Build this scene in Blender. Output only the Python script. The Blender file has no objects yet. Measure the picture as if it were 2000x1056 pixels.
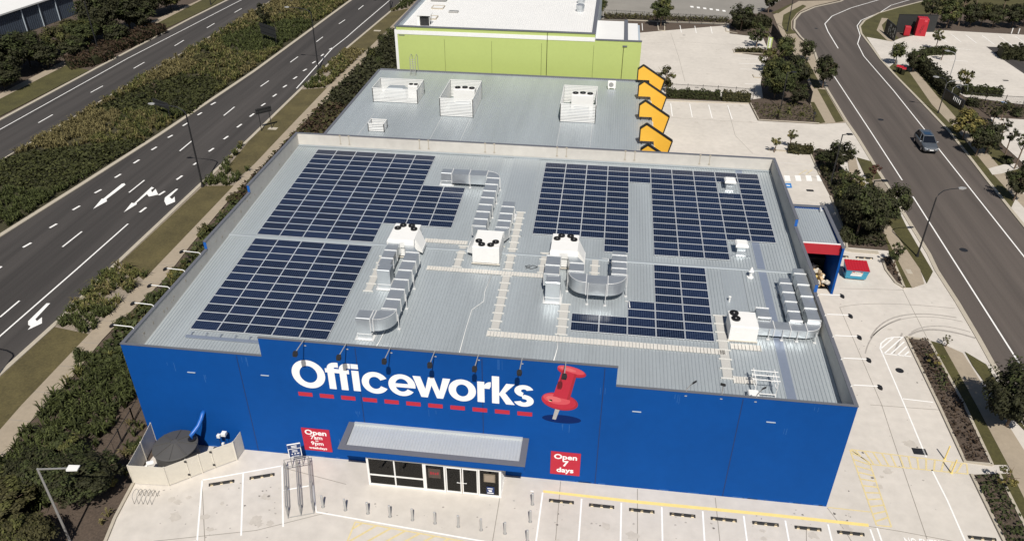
import bpy, math, random
from math import sin, cos, pi, radians, atan2, hypot
from mathutils import Vector, Matrix, Euler
random.seed(7)
S = bpy.context.scene
C = S.collection
# ---------------------------------------------------------------- camera, world, sun, exposure
CAM = (30.2658, -36.93169, 39.92015); ROT = (1.00731, -0.00425, 0.12488); F = 1521.777
cd = bpy.data.cameras.new('camera'); cam = bpy.data.objects.new('camera', cd); C.objects.link(cam)
cam.location = CAM; cam.rotation_euler = ROT
cd.sensor_width = 36.0; cd.lens = F / 2000 * 36; cd.clip_start = 0.5; cd.clip_end = 2000
S.camera = cam
SUN = Vector((0.12, -0.60, 0.79)).normalized()
w = bpy.data.worlds.new('World'); S.world = w; w.use_nodes = True
nt = w.node_tree
sky = nt.nodes.new('ShaderNodeTexSky'); sky.sky_type = 'NISHITA'; sky.sun_disc = False
sky.sun_elevation = math.asin(SUN.z); sky.sun_rotation = atan2(SUN.x, SUN.y)
nt.links.new(sky.outputs[0], nt.nodes['Background'].inputs[0]); nt.nodes['Background'].inputs[1].default_value = 0.05
sl = bpy.data.lights.new('sun', 'SUN'); so = bpy.data.objects.new('sun', sl); C.objects.link(so)
sl.energy = 4.9; sl.angle = radians(0.5); sl.color = (1.0, 0.95, 0.88)
so.rotation_euler = SUN.to_track_quat('Z', 'Y').to_euler(); so.location = (30, -60, 90)
S.view_settings.view_transform = 'Standard'; S.view_settings.look = 'None'
S.view_settings.exposure = 0.0; S.view_settings.gamma = 1.0; S.view_settings.use_curve_mapping = False

# a pixel of the survey photograph -> a point on a real plane
RM = Euler(ROT, 'XYZ').to_matrix()
def ray(u, v): return RM @ Vector(((u - 1000) / F, -(v - 528) / F, -1))
def G(u, v, z=0.0):
    d = ray(u, v); t = (z - CAM[2]) / d.z
    return Vector((CAM[0] + t * d.x, CAM[1] + t * d.y, z))
def GP(pts, z=0.0): return [G(u, v, z) for u, v in pts]
def PX(u, v, x):
    d = ray(u, v); t = (x - CAM[0]) / d.x
    return Vector(CAM) + d * t
def PY(u, v, y):
    d = ray(u, v); t = (y - CAM[1]) / d.y
    return Vector(CAM) + d * t
RZ0, RSL = 7.0088, 0.05426
def rz(y): return RZ0 + RSL * y

# ---------------------------------------------------------------- materials
MATS = {}
def mat(name, col, rough=0.8, metal=0.0, var=0.15, scale=3.0, bump=0.0, bscale=None, rnd=0.0, island=0.0, spec=0.5, big=0.0, bigs=0.25, stretch=None, coat=0.0):
    m = bpy.data.materials.new(name); m.use_nodes = True; n = m.node_tree.nodes; L = m.node_tree.links
    b = n['Principled BSDF']; b.inputs['Roughness'].default_value = rough; b.inputs['Metallic'].default_value = metal
    b.inputs['Specular IOR Level'].default_value = spec
    if coat: b.inputs['Coat Weight'].default_value = coat; b.inputs['Coat Roughness'].default_value = 0.08
    tc = n.new('ShaderNodeTexCoord'); vec = tc.outputs['Object']
    if stretch:
        mp = n.new('ShaderNodeMapping'); mp.inputs['Rotation'].default_value = (0, 0, stretch[1]); mp.inputs['Scale'].default_value = stretch[0]
        L.new(vec, mp.inputs[0]); svec = mp.outputs[0]
    else: svec = vec
    val = None
    def addv(sock, amt):
        nonlocal val
        mm = n.new('ShaderNodeMath'); mm.operation = 'MULTIPLY_ADD'; L.new(sock, mm.inputs[0]); mm.inputs[1].default_value = amt * 2
        if val is None: mm.inputs[2].default_value = 1.0 - amt
        else:
            sb = n.new('ShaderNodeMath'); sb.operation = 'SUBTRACT'; L.new(val, sb.inputs[0]); sb.inputs[1].default_value = amt
            L.new(sb.outputs[0], mm.inputs[2])
        val = mm.outputs[0]
    def noise(sc, det, v):
        nz = n.new('ShaderNodeTexNoise'); nz.inputs['Scale'].default_value = sc; nz.inputs['Detail'].default_value = det
        nz.inputs['Roughness'].default_value = 0.62; L.new(v, nz.inputs['Vector']); return nz
    if var:
        nz = noise(scale, 6, vec); addv(nz.outputs['Fac'], var)
    if big:
        nb = noise(bigs, 4, svec); addv(nb.outputs['Fac'], big)
    if rnd:
        oi = n.new('ShaderNodeObjectInfo'); addv(oi.outputs['Random'], rnd)
    if island:
        ge = n.new('ShaderNodeNewGeometry'); addv(ge.outputs['Random Per Island'], island)
    if val is not None:
        vm = n.new('ShaderNodeVectorMath'); vm.operation = 'SCALE'; vm.inputs[0].default_value = col; L.new(val, vm.inputs['Scale'])
        L.new(vm.outputs[0], b.inputs['Base Color'])
    else: b.inputs['Base Color'].default_value = (*col, 1)
    if bump:
        bz = noise(bscale or scale * 4, 4, vec); bp = n.new('ShaderNodeBump'); bp.inputs['Strength'].default_value = bump; bp.inputs['Distance'].default_value = 0.03
        L.new(bz.outputs['Fac'], bp.inputs['Height']); L.new(bp.outputs[0], b.inputs['Normal'])
    MATS[name] = m; return m
M = MATS
ROADROT = radians(-13)
mat('asphalt', (0.047, 0.042, 0.039), 0.9, var=0.30, scale=9, big=0.85, bigs=0.5, stretch=((1.1, 0.035, 1), radians(8.3)), bump=0.25, bscale=25)
mat('asphalt_right', (0.088, 0.073, 0.063), 0.9, var=0.28, scale=9, big=0.75, bigs=0.45, stretch=((1.1, 0.035, 1), radians(-3)), bump=0.25, bscale=25)
mat('asphalt_old', (0.24, 0.225, 0.20), 0.9, var=0.2, scale=5, big=0.2, bigs=0.2)
mat('concrete', (0.555, 0.515, 0.46), 0.85, var=0.16, scale=1.3, big=0.18, bigs=0.16, bump=0.06, bscale=20)
mat('path', (0.33, 0.275, 0.205), 0.9, var=0.16, scale=3, big=0.16, bigs=0.5)
mat('kerb', (0.42, 0.375, 0.30), 0.9, var=0.16, scale=3, big=0.1)
mat('mulch', (0.082, 0.060, 0.044), 1.0, var=0.75, scale=7, big=0.25, bigs=0.4, bump=0.9, bscale=14)
mat('gravel', (0.25, 0.21, 0.165), 1.0, var=0.55, scale=8, bump=0.6, bscale=14)
mat('soil', (0.040, 0.036, 0.016), 1.0, var=0.6, scale=5, big=0.3, bigs=0.3, bump=0.8, bscale=12)
mat('turf', (0.066, 0.060, 0.018), 1.0, var=0.6, scale=6, big=0.6, bigs=0.35, bump=0.8, bscale=18)
mat('dry_turf', (0.088, 0.072, 0.028), 1.0, var=0.6, scale=6, big=0.6, bigs=0.35, bump=0.8, bscale=18)
mat('joint', (0.26, 0.235, 0.20), 0.95, var=0.3, scale=3)
mat('oil_stain', (0.16, 0.145, 0.13), 0.8, var=0.3, scale=5)
mat('faint_stain', (0.485, 0.445, 0.39), 0.85, var=0.22, scale=2.5)
mat('walk_pale', (0.60, 0.575, 0.525), 0.6, var=0.2, scale=14)
mat('stain', (0.34, 0.312, 0.28), 0.9, var=0.35, scale=4)
mat('white_paint', (0.82, 0.81, 0.78), 0.7, var=0.10, scale=3)
mat('old_white_paint', (0.62, 0.60, 0.56), 0.7, var=0.2, scale=3)
mat('reflector', (0.72, 0.58, 0.36), 0.5, var=0.1)
mat('yellow_paint', (0.80, 0.62, 0.22), 0.7, var=0.15, scale=3)
mat('worn_yellow_paint', (0.64, 0.53, 0.28), 0.75, var=0.25, scale=4)
mat('blue_sign_paint', (0.03, 0.19, 0.50), 0.7, var=0.15)
mat('blue_wall', (0.0025, 0.064, 0.275), 0.75, spec=0.12, var=0.10, scale=1.5, big=0.22, bigs=0.12, bump=0.05, bscale=30)
mat('wall_streak', (0.02, 0.11, 0.34), 0.8, var=0.3, scale=6)
mat('pin_shadow', (0.003, 0.018, 0.105), 0.8, var=0.05, spec=0.1)
mat('poster_brown', (0.07, 0.05, 0.04), 0.6, var=0.2)
mat('poster_beige', (0.20, 0.165, 0.12), 0.6, var=0.1)
mat('blue_dark', (0.001, 0.022, 0.11), 0.6, var=0.1)
mat('blue_pipe', (0.012, 0.11, 0.42), 0.4, var=0.1)
mat('pale_panel', (0.56, 0.535, 0.49), 0.8, var=0.12, scale=1.5, big=0.14, bigs=0.6)
mat('coping', (0.125, 0.13, 0.15), 0.5, var=0.1)
mat('roof_metal', (0.44, 0.48, 0.50), 0.42, metal=0.35, var=0.08, scale=3, big=0.26, bigs=0.30, stretch=((1.0, 0.10, 1), 0))
mat('roof_flat', (0.40, 0.44, 0.465), 0.4, metal=0.35, var=0.05, scale=3, big=0.08, bigs=0.4)
mat('gutter_metal', (0.24, 0.28, 0.36), 0.45, metal=0.3, var=0.1)
mat('white_roof', (0.74, 0.735, 0.715), 0.6, var=0.04, scale=2, big=0.05)
mat('duct', (0.60, 0.63, 0.65), 0.36, metal=0.72, var=0.10, scale=3, big=0.10, bigs=1.2)
mat('duct_flange', (0.72, 0.72, 0.71), 0.5, metal=0.2, var=0.05)
mat('white_metal', (0.78, 0.775, 0.75), 0.45, var=0.04, scale=2, big=0.04)
mat('cream_metal', (0.62, 0.58, 0.50), 0.6, var=0.1, scale=3)
mat('panel_frame', (0.64, 0.66, 0.68), 0.45, metal=0.2, var=0.05)
mat('grating', (0.46, 0.45, 0.42), 0.7, var=0.4, scale=26)
mat('canopy_metal', (0.50, 0.525, 0.53), 0.42, metal=0.25, var=0.06, big=0.08, bigs=0.5)
mat('batten', (0.64, 0.63, 0.59), 0.6, var=0.05)
mat('black', (0.012, 0.012, 0.014), 0.5, var=0.2)
mat('black_metal', (0.018, 0.018, 0.02), 0.5, var=0.2)
mat('dark_glass', (0.012, 0.013, 0.015), 0.06, var=0.0, spec=0.7)
mat('interior', (0.42, 0.34, 0.27), 0.8, var=0.5, scale=0.6)
mat('interior_pale', (0.22, 0.30, 0.38), 0.7, var=0.1)
mat('grey_steel', (0.36, 0.355, 0.34), 0.5, metal=0.4, var=0.1)
mat('galv', (0.50, 0.50, 0.49), 0.45, metal=0.4, var=0.1)
mat('red', (0.40, 0.012, 0.024), 0.5, var=0.08)
mat('red_light', (0.60, 0.07, 0.09), 0.5, var=0.05)
mat('red_pale', (0.66, 0.13, 0.14), 0.5, var=0.05)
mat('red_dark', (0.34, 0.01, 0.025), 0.5, var=0.05)
mat('sign_red', (0.46, 0.014, 0.038), 0.5, var=0.04)
mat('sign_white', (0.86, 0.86, 0.85), 0.55, var=0.02)
mat('navy', (0.012, 0.035, 0.13), 0.5, var=0.1)
mat('green_wall', (0.43, 0.51, 0.165), 0.75, var=0.05, scale=3, big=0.04)
mat('orange', (0.80, 0.44, 0.045), 0.55, var=0.03)
mat('tank', (0.075, 0.072, 0.068), 0.6, var=0.12, scale=1.5, bump=0.05)
mat('bin_blue', (0.045, 0.30, 0.46), 0.45, var=0.1)
mat('cardboard', (0.40, 0.29, 0.17), 0.9, var=0.25, scale=2, island=0.5)
mat('rubber', (0.02, 0.02, 0.02), 0.7, var=0.2)
mat('tyre', (0.015, 0.015, 0.015), 0.8, var=0.1)
mat('car_paint', (0.17, 0.19, 0.21), 0.28, metal=0.6, var=0.03, coat=0.6)
mat('car_glass', (0.006, 0.008, 0.012), 0.05, var=0.0, spec=0.8)
mat('sunroof_glass', (0.02, 0.05, 0.10), 0.05, var=0.0, spec=0.8)
mat('chrome', (0.7, 0.7, 0.7), 0.2, metal=0.9, var=0.0)
mat('lamp_lens', (0.8, 0.8, 0.78), 0.2, var=0.0)
mat('dark_cladding', (0.065, 0.085, 0.115), 0.55, var=0.1, big=0.15, bigs=0.5)
mat('pale_blue_metal', (0.47, 0.54, 0.60), 0.5, metal=0.2, var=0.06)
mat('charcoal_panel', (0.022, 0.023, 0.023), 0.7, var=0.15)
mat('bark', (0.16, 0.115, 0.08), 0.95, var=0.35, scale=8)
mat('dark_bark', (0.05, 0.04, 0.03), 0.95, var=0.35, scale=8)
def leaf(name, col, isl=0.45): return mat(name, col, 0.75, var=0.25, scale=1.2, island=isl, rnd=0.12, spec=0.25)
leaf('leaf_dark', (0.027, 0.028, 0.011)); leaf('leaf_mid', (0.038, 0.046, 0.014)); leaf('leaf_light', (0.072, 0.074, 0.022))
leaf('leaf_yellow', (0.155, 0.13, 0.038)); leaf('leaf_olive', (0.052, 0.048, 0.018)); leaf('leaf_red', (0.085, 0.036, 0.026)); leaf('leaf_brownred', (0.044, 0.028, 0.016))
leaf('tussock', (0.086, 0.086, 0.026), 0.65); leaf('tussock_dry', (0.130, 0.110, 0.046), 0.55); leaf('tussock_green', (0.046, 0.055, 0.016), 0.6)
leaf('cover', (0.033, 0.036, 0.010), 0.65)

# solar cell glass: navy cells, thin pale grid, 12 x 6
def solar_mat():
    m = bpy.data.materials.new('solar_cells'); m.use_nodes = True; n = m.node_tree.nodes; L = m.node_tree.links
    b = n['Principled BSDF']; b.inputs['Roughness'].default_value = 0.16; b.inputs['Specular IOR Level'].default_value = 0.22
    tc = n.new('ShaderNodeTexCoord'); sx = n.new('ShaderNodeSeparateXYZ'); L.new(tc.outputs['Object'], sx.inputs[0])
    def line(sock, pitch, wd):
        a = n.new('ShaderNodeMath'); a.operation = 'PINGPONG'; L.new(sock, a.inputs[0]); a.inputs[1].default_value = pitch / 2
        c = n.new('ShaderNodeMath'); c.operation = 'LESS_THAN'; L.new(a.outputs[0], c.inputs[0]); c.inputs[1].default_value = wd; return c.outputs[0]
    mx = n.new('ShaderNodeMath'); mx.operation = 'MAXIMUM'
    L.new(line(sx.outputs[0], 1.88 / 12, 0.0095), mx.inputs[0]); L.new(line(sx.outputs[1], 0.885 / 6, 0.007), mx.inputs[1])
    nz = n.new('ShaderNodeTexNoise'); nz.inputs['Scale'].default_value = 5; L.new(tc.outputs['Object'], nz.inputs['Vector'])
    oi = n.new('ShaderNodeObjectInfo')
    ad = n.new('ShaderNodeMath'); ad.operation = 'MULTIPLY_ADD'; L.new(oi.outputs['Random'], ad.inputs[0]); ad.inputs[1].default_value = 0.7; ad.inputs[2].default_value = 0.4
    a2 = n.new('ShaderNodeMath'); a2.operation = 'MULTIPLY_ADD'; L.new(nz.outputs['Fac'], a2.inputs[0]); a2.inputs[1].default_value = 0.5; L.new(ad.outputs[0], a2.inputs[2])
    vs = n.new('ShaderNodeVectorMath'); vs.operation = 'SCALE'; vs.inputs[0].default_value = (0.0048, 0.0105, 0.031); L.new(a2.outputs[0], vs.inputs['Scale'])
    mi = n.new('ShaderNodeMix'); mi.data_type = 'RGBA'; L.new(mx.outputs[0], mi.inputs[0]); L.new(vs.outputs[0], mi.inputs[6]); mi.inputs[7].default_value = (0.07, 0.095, 0.155, 1)
    L.new(mi.outputs[2], b.inputs['Base Color']); MATS['solar_cells'] = m
solar_mat()

# ---------------------------------------------------------------- mesh builder
class MB:
    def __init__(s): s.v = []; s.f = []; s.m = []
    def add(s, vs, fs, m=0):
        o = len(s.v); s.v.extend([tuple(x) for x in vs]); s.f.extend([tuple(i + o for i in f) for f in fs]); s.m.extend([m] * len(fs)); return s
    def box(s, x0, y0, z0, x1, y1, z1, m=0):
        if x0 > x1: x0, x1 = x1, x0
        if y0 > y1: y0, y1 = y1, y0
        if z0 > z1: z0, z1 = z1, z0
        return s.add([(x0, y0, z0), (x1, y0, z0), (x1, y1, z0), (x0, y1, z0), (x0, y0, z1), (x1, y0, z1), (x1, y1, z1), (x0, y1, z1)],
              [(0, 3, 2, 1), (4, 5, 6, 7), (0, 1, 5, 4), (1, 2, 6, 5), (2, 3, 7, 6), (3, 0, 4, 7)], m)
    def bevbox(s, x0, y0, z0, x1, y1, z1, b=0.03, m=0):
        # box whose upper edges are chamfered
        return s.loft([[(x0, y0, z0), (x1, y0, z0), (x1, y1, z0), (x0, y1, z0)], [(x0, y0, z1 - b), (x1, y0, z1 - b), (x1, y1, z1 - b), (x0, y1, z1 - b)],
                       [(x0 + b, y0 + b, z1), (x1 - b, y0 + b, z1), (x1 - b, y1 - b, z1), (x0 + b, y1 - b, z1)]], m)
    def loft(s, rings, m=0, caps=True):
        k = len(rings[0]); vs = [p for r in rings for p in r]; fs = []
        for a in range(len(rings) - 1):
            for i in range(k):
                j = (i + 1) % k; fs.append((a * k + i, a * k + j, (a + 1) * k + j, (a + 1) * k + i))
        if caps: fs.append(tuple(reversed(range(k)))); fs.append(tuple(range((len(rings) - 1) * k, len(rings) * k)))
        return s.add(vs, fs, m)
    def prism(s, poly, z0, z1, m=0):
        return s.loft([[(p[0], p[1], z0) for p in poly], [(p[0], p[1], z1) for p in poly]], m)
    def sheet(s, poly, z=None, m=0):
        vs = [(p[0], p[1], p[2] if z is None else z) for p in poly]; a = sum(vs[i - 1][0] * vs[i][1] - vs[i][0] * vs[i - 1][1] for i in range(len(vs)))
        if a < 0: vs.reverse()
        return s.add(vs, [tuple(range(len(vs)))], m)
    def xz(s, poly, y0, y1, m=0):      # polygon in the x,z plane pushed along y
        return s.loft([[(p[0], y1, p[1]) for p in poly], [(p[0], y0, p[1]) for p in poly]], m)
    def tube(s, pts, r, n=8, m=0, r1=None):
        pts = [Vector(p) for p in pts]; rings = []
        for i, p in enumerate(pts):
            d = (pts[min(i + 1, len(pts) - 1)] - pts[max(i - 1, 0)]).normalized()
            a = Vector((0, 0, 1)) if abs(d.z) < 0.9 else Vector((1, 0, 0)); x = d.cross(a).normalized(); y = x.cross(d)
            rr = r if r1 is None else r + (r1 - r) * i / (len(pts) - 1)
            rings.append([p + x * rr * cos(2 * pi * k / n) - y * rr * sin(2 * pi * k / n) for k in range(n)])
        return s.loft(rings, m)
    def cyl(s, c, r, z0, z1, n=20, m=0, r1=None):
        r1 = r if r1 is None else r1
        return s.loft([[(c[0] + r * cos(2 * pi * k / n), c[1] + r * sin(2 * pi * k / n), z0) for k in range(n)], [(c[0] + r1 * cos(2 * pi * k / n), c[1] + r1 * sin(2 * pi * k / n), z1) for k in range(n)]], m)
    def bar(s, a, b, wd, h, m=0):      # box bar between two points, width wd (sideways), height h (up)
        a = Vector(a); b = Vector(b); d = (b - a).normalized(); up = Vector((0, 0, 1)) if abs(d.z) < 0.95 else Vector((0, 1, 0))
        x = d.cross(up).normalized() * wd / 2; y = x.cross(d).normalized() * h / 2
        return s.loft([[p - x - y, p + x - y, p + x + y, p - x + y] for p in (b, a)], m)
    def build(s, name, mats, parent=None, loc=None, smooth=False, label=None, kind=None):
        me = bpy.data.meshes.new(name); me.from_pydata(s.v, [], s.f)
        for x in (mats if isinstance(mats, (list, tuple)) else [mats]): me.materials.append(M[x])
        if any(s.m): me.polygons.foreach_set('material_index', s.m)
        if smooth: me.polygons.foreach_set('use_smooth', [True] * len(s.f))
        me.update(); o = bpy.data.objects.new(name, me); C.objects.link(o)
        if parent: o.parent = parent
        if loc is not None: o.location = loc
        if label: o['label'] = label
        if kind: o['kind'] = kind
        return o
def thing(name, label, cat, loc=(0, 0, 0), rot=0.0, group=None):
    o = bpy.data.objects.new(name, None); C.objects.link(o); o.location = loc; o.rotation_euler = (0, 0, rot); o.empty_display_size = 0.2
    return tag(o, label, cat, group)
def tag(o, label, cat, group=None):
    o['label'] = label; o['category'] = cat
    if group: o['group'] = group
    return o
def copy_tree(o, parent=None):
    c = o.copy(); C.objects.link(c)
    if parent: c.parent = parent
    for ch in list(KIDS.get(o.name, ())) or [x for x in o.children]: copy_tree(ch, c)
    return c
KIDS = {}
def place(proto, used, loc, rot, label, group, cat=None):
    o = proto if not used else copy_tree(proto)
    o.location = loc; o.rotation_euler = (0, 0, rot); o['label'] = label; o['group'] = group; return o
def struct(name, mb, mats, smooth=False): return mb.build(name, mats, kind='structure', smooth=smooth)
def sheet(name, m, poly, z): return struct(name, MB().sheet(poly, z), m)
def offset_line(pts, d):
    out = []
    for i in range(len(pts)):
        a = Vector(pts[max(i - 1, 0)][:2]); b = Vector(pts[min(i + 1, len(pts) - 1)][:2]); t = (b - a).normalized(); nn = Vector((-t.y, t.x)); out.append(Vector(pts[i][:2]) + nn * d)
    return out
def ribbon(mb, pts, wd, z0, z1=None, m=0):   # strip along a line, centred; solid when z1 is given
    L_ = offset_line(pts, wd / 2); R_ = offset_line(pts, -wd / 2)
    for i in range(len(pts) - 1):
        q = [L_[i], R_[i], R_[i + 1], L_[i + 1]]
        if z1 is None: mb.sheet([(p.x, p.y) for p in q], z0, m)
    if z1 is not None:
        mb.loft([[(L_[i].x, L_[i].y, z0), (R_[i].x, R_[i].y, z0), (R_[i].x, R_[i].y, z1), (L_[i].x, L_[i].y, z1)] for i in range(len(pts))], m)
    return mb
def ribbed(mb, x0, x1, y0, y1, zf, pitch=0.235, h=0.05, m=0):
    n = max(1, round((x1 - x0) / pitch)); p = (x1 - x0) / n; prof = []
    for i in range(n):
        xx = x0 + i * p; prof += [(xx, 0), (xx + p * .58, 0), (xx + p * .66, h), (xx + p * .92, h)]
    prof.append((x1, 0)); k = len(prof)
    vs = [(x, y0, zf(y0) + z) for x, z in prof] + [(x, y1, zf(y1) + z) for x, z in prof]
    return mb.add(vs, [(i, i + 1, k + i + 1, k + i) for i in range(k - 1)], m)
ORD = ['first', 'second', 'third', 'fourth', 'fifth', 'sixth', 'seventh', 'eighth', 'ninth', 'tenth', 'eleventh', 'twelfth', 'thirteenth', 'fourteenth', 'fifteenth', 'sixteenth', 'seventeenth']
# ================================================================ THE SETTING: ground, roads, paths
struct('ground', MB().sheet([(-420, -160), (480, -160), (480, 520), (-420, 520)], -0.03), 'mulch')
NK = [(-260, 958), (0, 727), (112, 626), (212, 527), (391, 359), (440, 314), (490, 267), (587, 173), (674, 96), (765, 20), (800, -12), (930, -130)]   # near kerb of the left road
MK = [(-300, 655), (0, 465), (160, 364), (316, 264), (500, 140), (690, 0), (870, -138)]          # median kerb, near side
M2 = [(-300, 492), (0, 316), (15, 306), (170, 214), (285, 146), (430, 61), (500, 20), (700, -100)]  # median kerb, far side
FK = [(-300, 397), (0, 237), (190, 135), (375, 37), (465, -8), (640, -95)]                         # far kerb
sheet('road', 'asphalt', GP(MK) + GP(NK)[::-1], 0.0)
sheet('road', 'asphalt', GP(FK) + GP(M2)[::-1], 0.0)
sheet('median', 'soil', GP(M2) + GP(MK)[::-1], 0.03)
kb = MB()
ribbon(kb, offset_line(GP(MK), 0.28), 0.55, 0.0, 0.13)
ribbon(kb, offset_line(GP(M2), -0.10), 0.2, 0.0, 0.14)
ribbon(kb, offset_line(GP(NK), -0.20), 0.42, 0.0, 0.12)
ribbon(kb, offset_line(GP(FK), 0.25), 0.5, 0.0, 0.12)
struct('kerb', kb, 'kerb')
# footpath beside the building and the strips either side of it
PL = [(-200, 1040), (0, 840), (42, 792), (174, 653), (277, 552), (301, 526), (457, 363), (500, 318), (551, 264), (639, 172), (715, 100), (800, 17), (905, -85)]
PR = [(-100, 1030), (12, 888), (57, 827), (135, 745), (200, 664), (225, 638), (320, 548), (372, 480), (440, 400), (500, 340), (585, 248), (632, 203), (660, 170), (722, 110), (772, 62), (845, -8), (940, -100)]
sheet('verge', 'gravel', GP(NK) + GP(PL)[::-1], 0.045)
sheet('footpath', 'path', GP(PL) + GP(PR)[::-1], 0.06)
jt = MB()
for i in range(26):
    y = -18 + i * 3.1
    for (a, b) in ((PL, PR),):
        A = GP(a); B = GP(b)
        def aty(P, y):
            for i_ in range(len(P) - 1):
                if (P[i_].y - y) * (P[i_ + 1].y - y) <= 0: t = (y - P[i_].y) / (P[i_ + 1].y - P[i_].y); return P[i_].lerp(P[i_ + 1], t)
        p, q = aty(A, y), aty(B, y)
        if p and q: ribbon(jt, [p, q], 0.05, 0.064)
struct('path_joint', jt, 'joint')
for poly in ([(-230, 965), (0, 737), (107, 639), (174, 653), (42, 792), (0, 840), (-180, 1020)], [(237, 512), (391, 369), (398, 364), (457, 363), (301, 526), (280, 547)],
             [(442, 330), (490, 272), (587, 176), (639, 172), (551, 264), (500, 318), (470, 345)], [(676, 97), (762, 25), (799, 17), (715, 100)]):
    sheet('lawn', 'dry_turf', GP(poly), 0.055)
# far verge of the left road
sheet('lawn', 'turf', GP([(-300, 380), (0, 228), (175, 138), (130, 128), (0, 194), (-300, 345)]), 0.05)
sheet('lawn', 'turf', GP([(300, 50), (312, 62), (375, 32), (465, -12), (400, -2)]), 0.05)
sheet('footpath', 'path', GP([(-300, 345), (0, 194), (130, 128), (220, 92), (300, 50), (400, -2), (560, -88), (540, -92), (385, 3), (295, 43), (190, 96), (130, 117), (0, 184), (-300, 333)]), 0.06)
# right road
RK = [(1760, -70), (1690, -25), (1640, 3), (1590, 14), (1562, 26), (1550, 40), (1549, 56), (1562, 73), (1587, 96), (1612, 172), (1650, 237), (1672, 269), (1700, 315), (1732, 366), (1760, 414), (1810, 496), (1825, 528), (1865, 590), (1905, 658), (1932, 707), (2000, 822), (2160, 1090)]
RR = [(2000, -75), (1860, -22), (1803, 2), (1752, 15), (1714, 26), (1687, 40), (1677, 52), (1680, 66), (1700, 92), (1717, 116), (1750, 152), (1800, 203), (1849, 255), (1888, 304), (1924, 351), (1970, 409), (2000, 446), (2200, 690)]
RK[9] = (1611, 172)
sheet('road', 'asphalt_right', GP(RK) + GP(RR)[::-1], 0.004)
# concrete car park all round the store
CP = [(60, 1330), (207, 1056), (225, 1012), (261, 944), (268, 930)]
poly = GP(CP) + [Vector((1.0, 1, 0)), Vector((1.0, 34, 0)), Vector((34, 34, 0)), Vector((34, 110, 0))] + GP([(1490, 44), (1507, 66), (1545, 112), (1575, 172), (1614, 242)])
poly += GP(RK[10:-1]) + GP([(2170, 1120), (2300, 1330)])
sheet('car_park', 'concrete', poly, 0.0)
sheet('car_park', 'asphalt_old', GP([(1160, 38), (1440, 50), (1492, 20), (1560, -20), (1500, -70), (1160, -70)]), 0.004)
# planted and paved strips laid over it
def bed(pts, z=0.05, m='mulch', nm='garden_bed'): sheet(nm, m, GP(pts), z)
bed([(1415, 64), (1425, 66), (1424, 40), (1445, 25), (1507, 30), (1512, 50), (1540, 105), (1583, 205), (1600, 243), (1480, 236), (1463, 203), (1462, 196), (1490, 192), (1486, 160), (1495, 120), (1500, 112), (1436, 103), (1434, 96), (1500, 96), (1490, 74), (1425, 66)][2:])
bed([(1180, 28), (1424, 38), (1424, 46), (1180, 38)], 0.045)
bed([(1300, 185), (1465, 194), (1465, 201), (1300, 194)], 0.05)
bed([(1282, 45), (1298, 46), (1298, 60), (1285, 59)], 0.05)
bed([(1500, 292), (1586, 297), (1600, 290), (1628, 300), (1645, 330), (1655, 345), (1672, 352), (1680, 385), (1700, 400), (1722, 442), (1738, 490), (1652, 483), (1648, 455), (1622, 385), (1600, 343), (1582, 300)], 0.05)
bed([(1723, 504), (1741, 500), (1764, 560), (1750, 553), (1732, 528)], 0.05)
bed([(1769, 659), (1813, 665), (1882, 790), (1935, 905), (1884, 902), (1833, 792)], 0.05)
bed([(1897, 927), (1950, 925), (2015, 1056), (2080, 1190), (2040, 1190), (1960, 1056)], 0.05)
for pts in ([(1736, 492), (1722, 438), (1736, 418), (1758, 418), (1772, 446), (1822, 531), (1810, 554), (1797, 527), (1781, 562), (1764, 562)],
            [(1813, 665), (1840, 672), (1907, 792), (1968, 908), (1938, 908), (1882, 790)], [(1884, 687), (1926, 712), (1975, 792), (2010, 850), (1960, 800), (1900, 715)],
            [(1950, 925), (1978, 925), (2040, 1056), (2100, 1190), (2080, 1190), (2015, 1056)]):
    bed(pts, 0.055, 'turf', 'lawn')
bed([(1719, 440), (1737, 440), (1797, 527), (1805, 555), (1781, 563), (1764, 530)], 0.062, 'path', 'footpath')
bed([(1840, 672), (1880, 690), (1945, 792), (2000, 880), (2110, 1080), (2150, 1190), (2105, 1190), (2040, 1056), (1968, 908), (1907, 792)], 0.062, 'path', 'footpath')
# verge and path along the upper left side of the right road
bed([(1510, 30), (1560, 3), (1640, 1), (1592, 12), (1560, 25), (1547, 42), (1547, 57), (1560, 74), (1587, 98), (1612, 175), (1652, 240), (1596, 243)], 0.045, 'path', 'footpath')
for pts in ([(1530, 30), (1568, 10), (1575, 13), (1556, 27), (1545, 42), (1545, 57), (1556, 66), (1536, 68), (1527, 50)], [(1567, 126), (1578, 121), (1606, 172), (1590, 174)], [(1596, 174), (1612, 176), (1648, 238), (1632, 240)], [(1583, 200), (1590, 200), (1612, 240), (1595, 243)], [(1507, 26), (1545, 8), (1550, 8), (1520, 27)]):
    bed(pts, 0.055, 'turf', 'lawn')
bed([(1653, 300), (1672, 312), (1680, 345), (1700, 395), (1722, 438), (1705, 442), (1680, 400), (1660, 345)], 0.06, 'path', 'footpath')
bed([(1673, 308), (1702, 316), (1732, 366), (1760, 414), (1740, 424), (1712, 384), (1690, 345)], 0.056, 'turf', 'lawn')
bed([(1702, 352), (1722, 350), (1740, 376), (1716, 378)], 0.06, 'gravel', 'verge')
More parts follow.
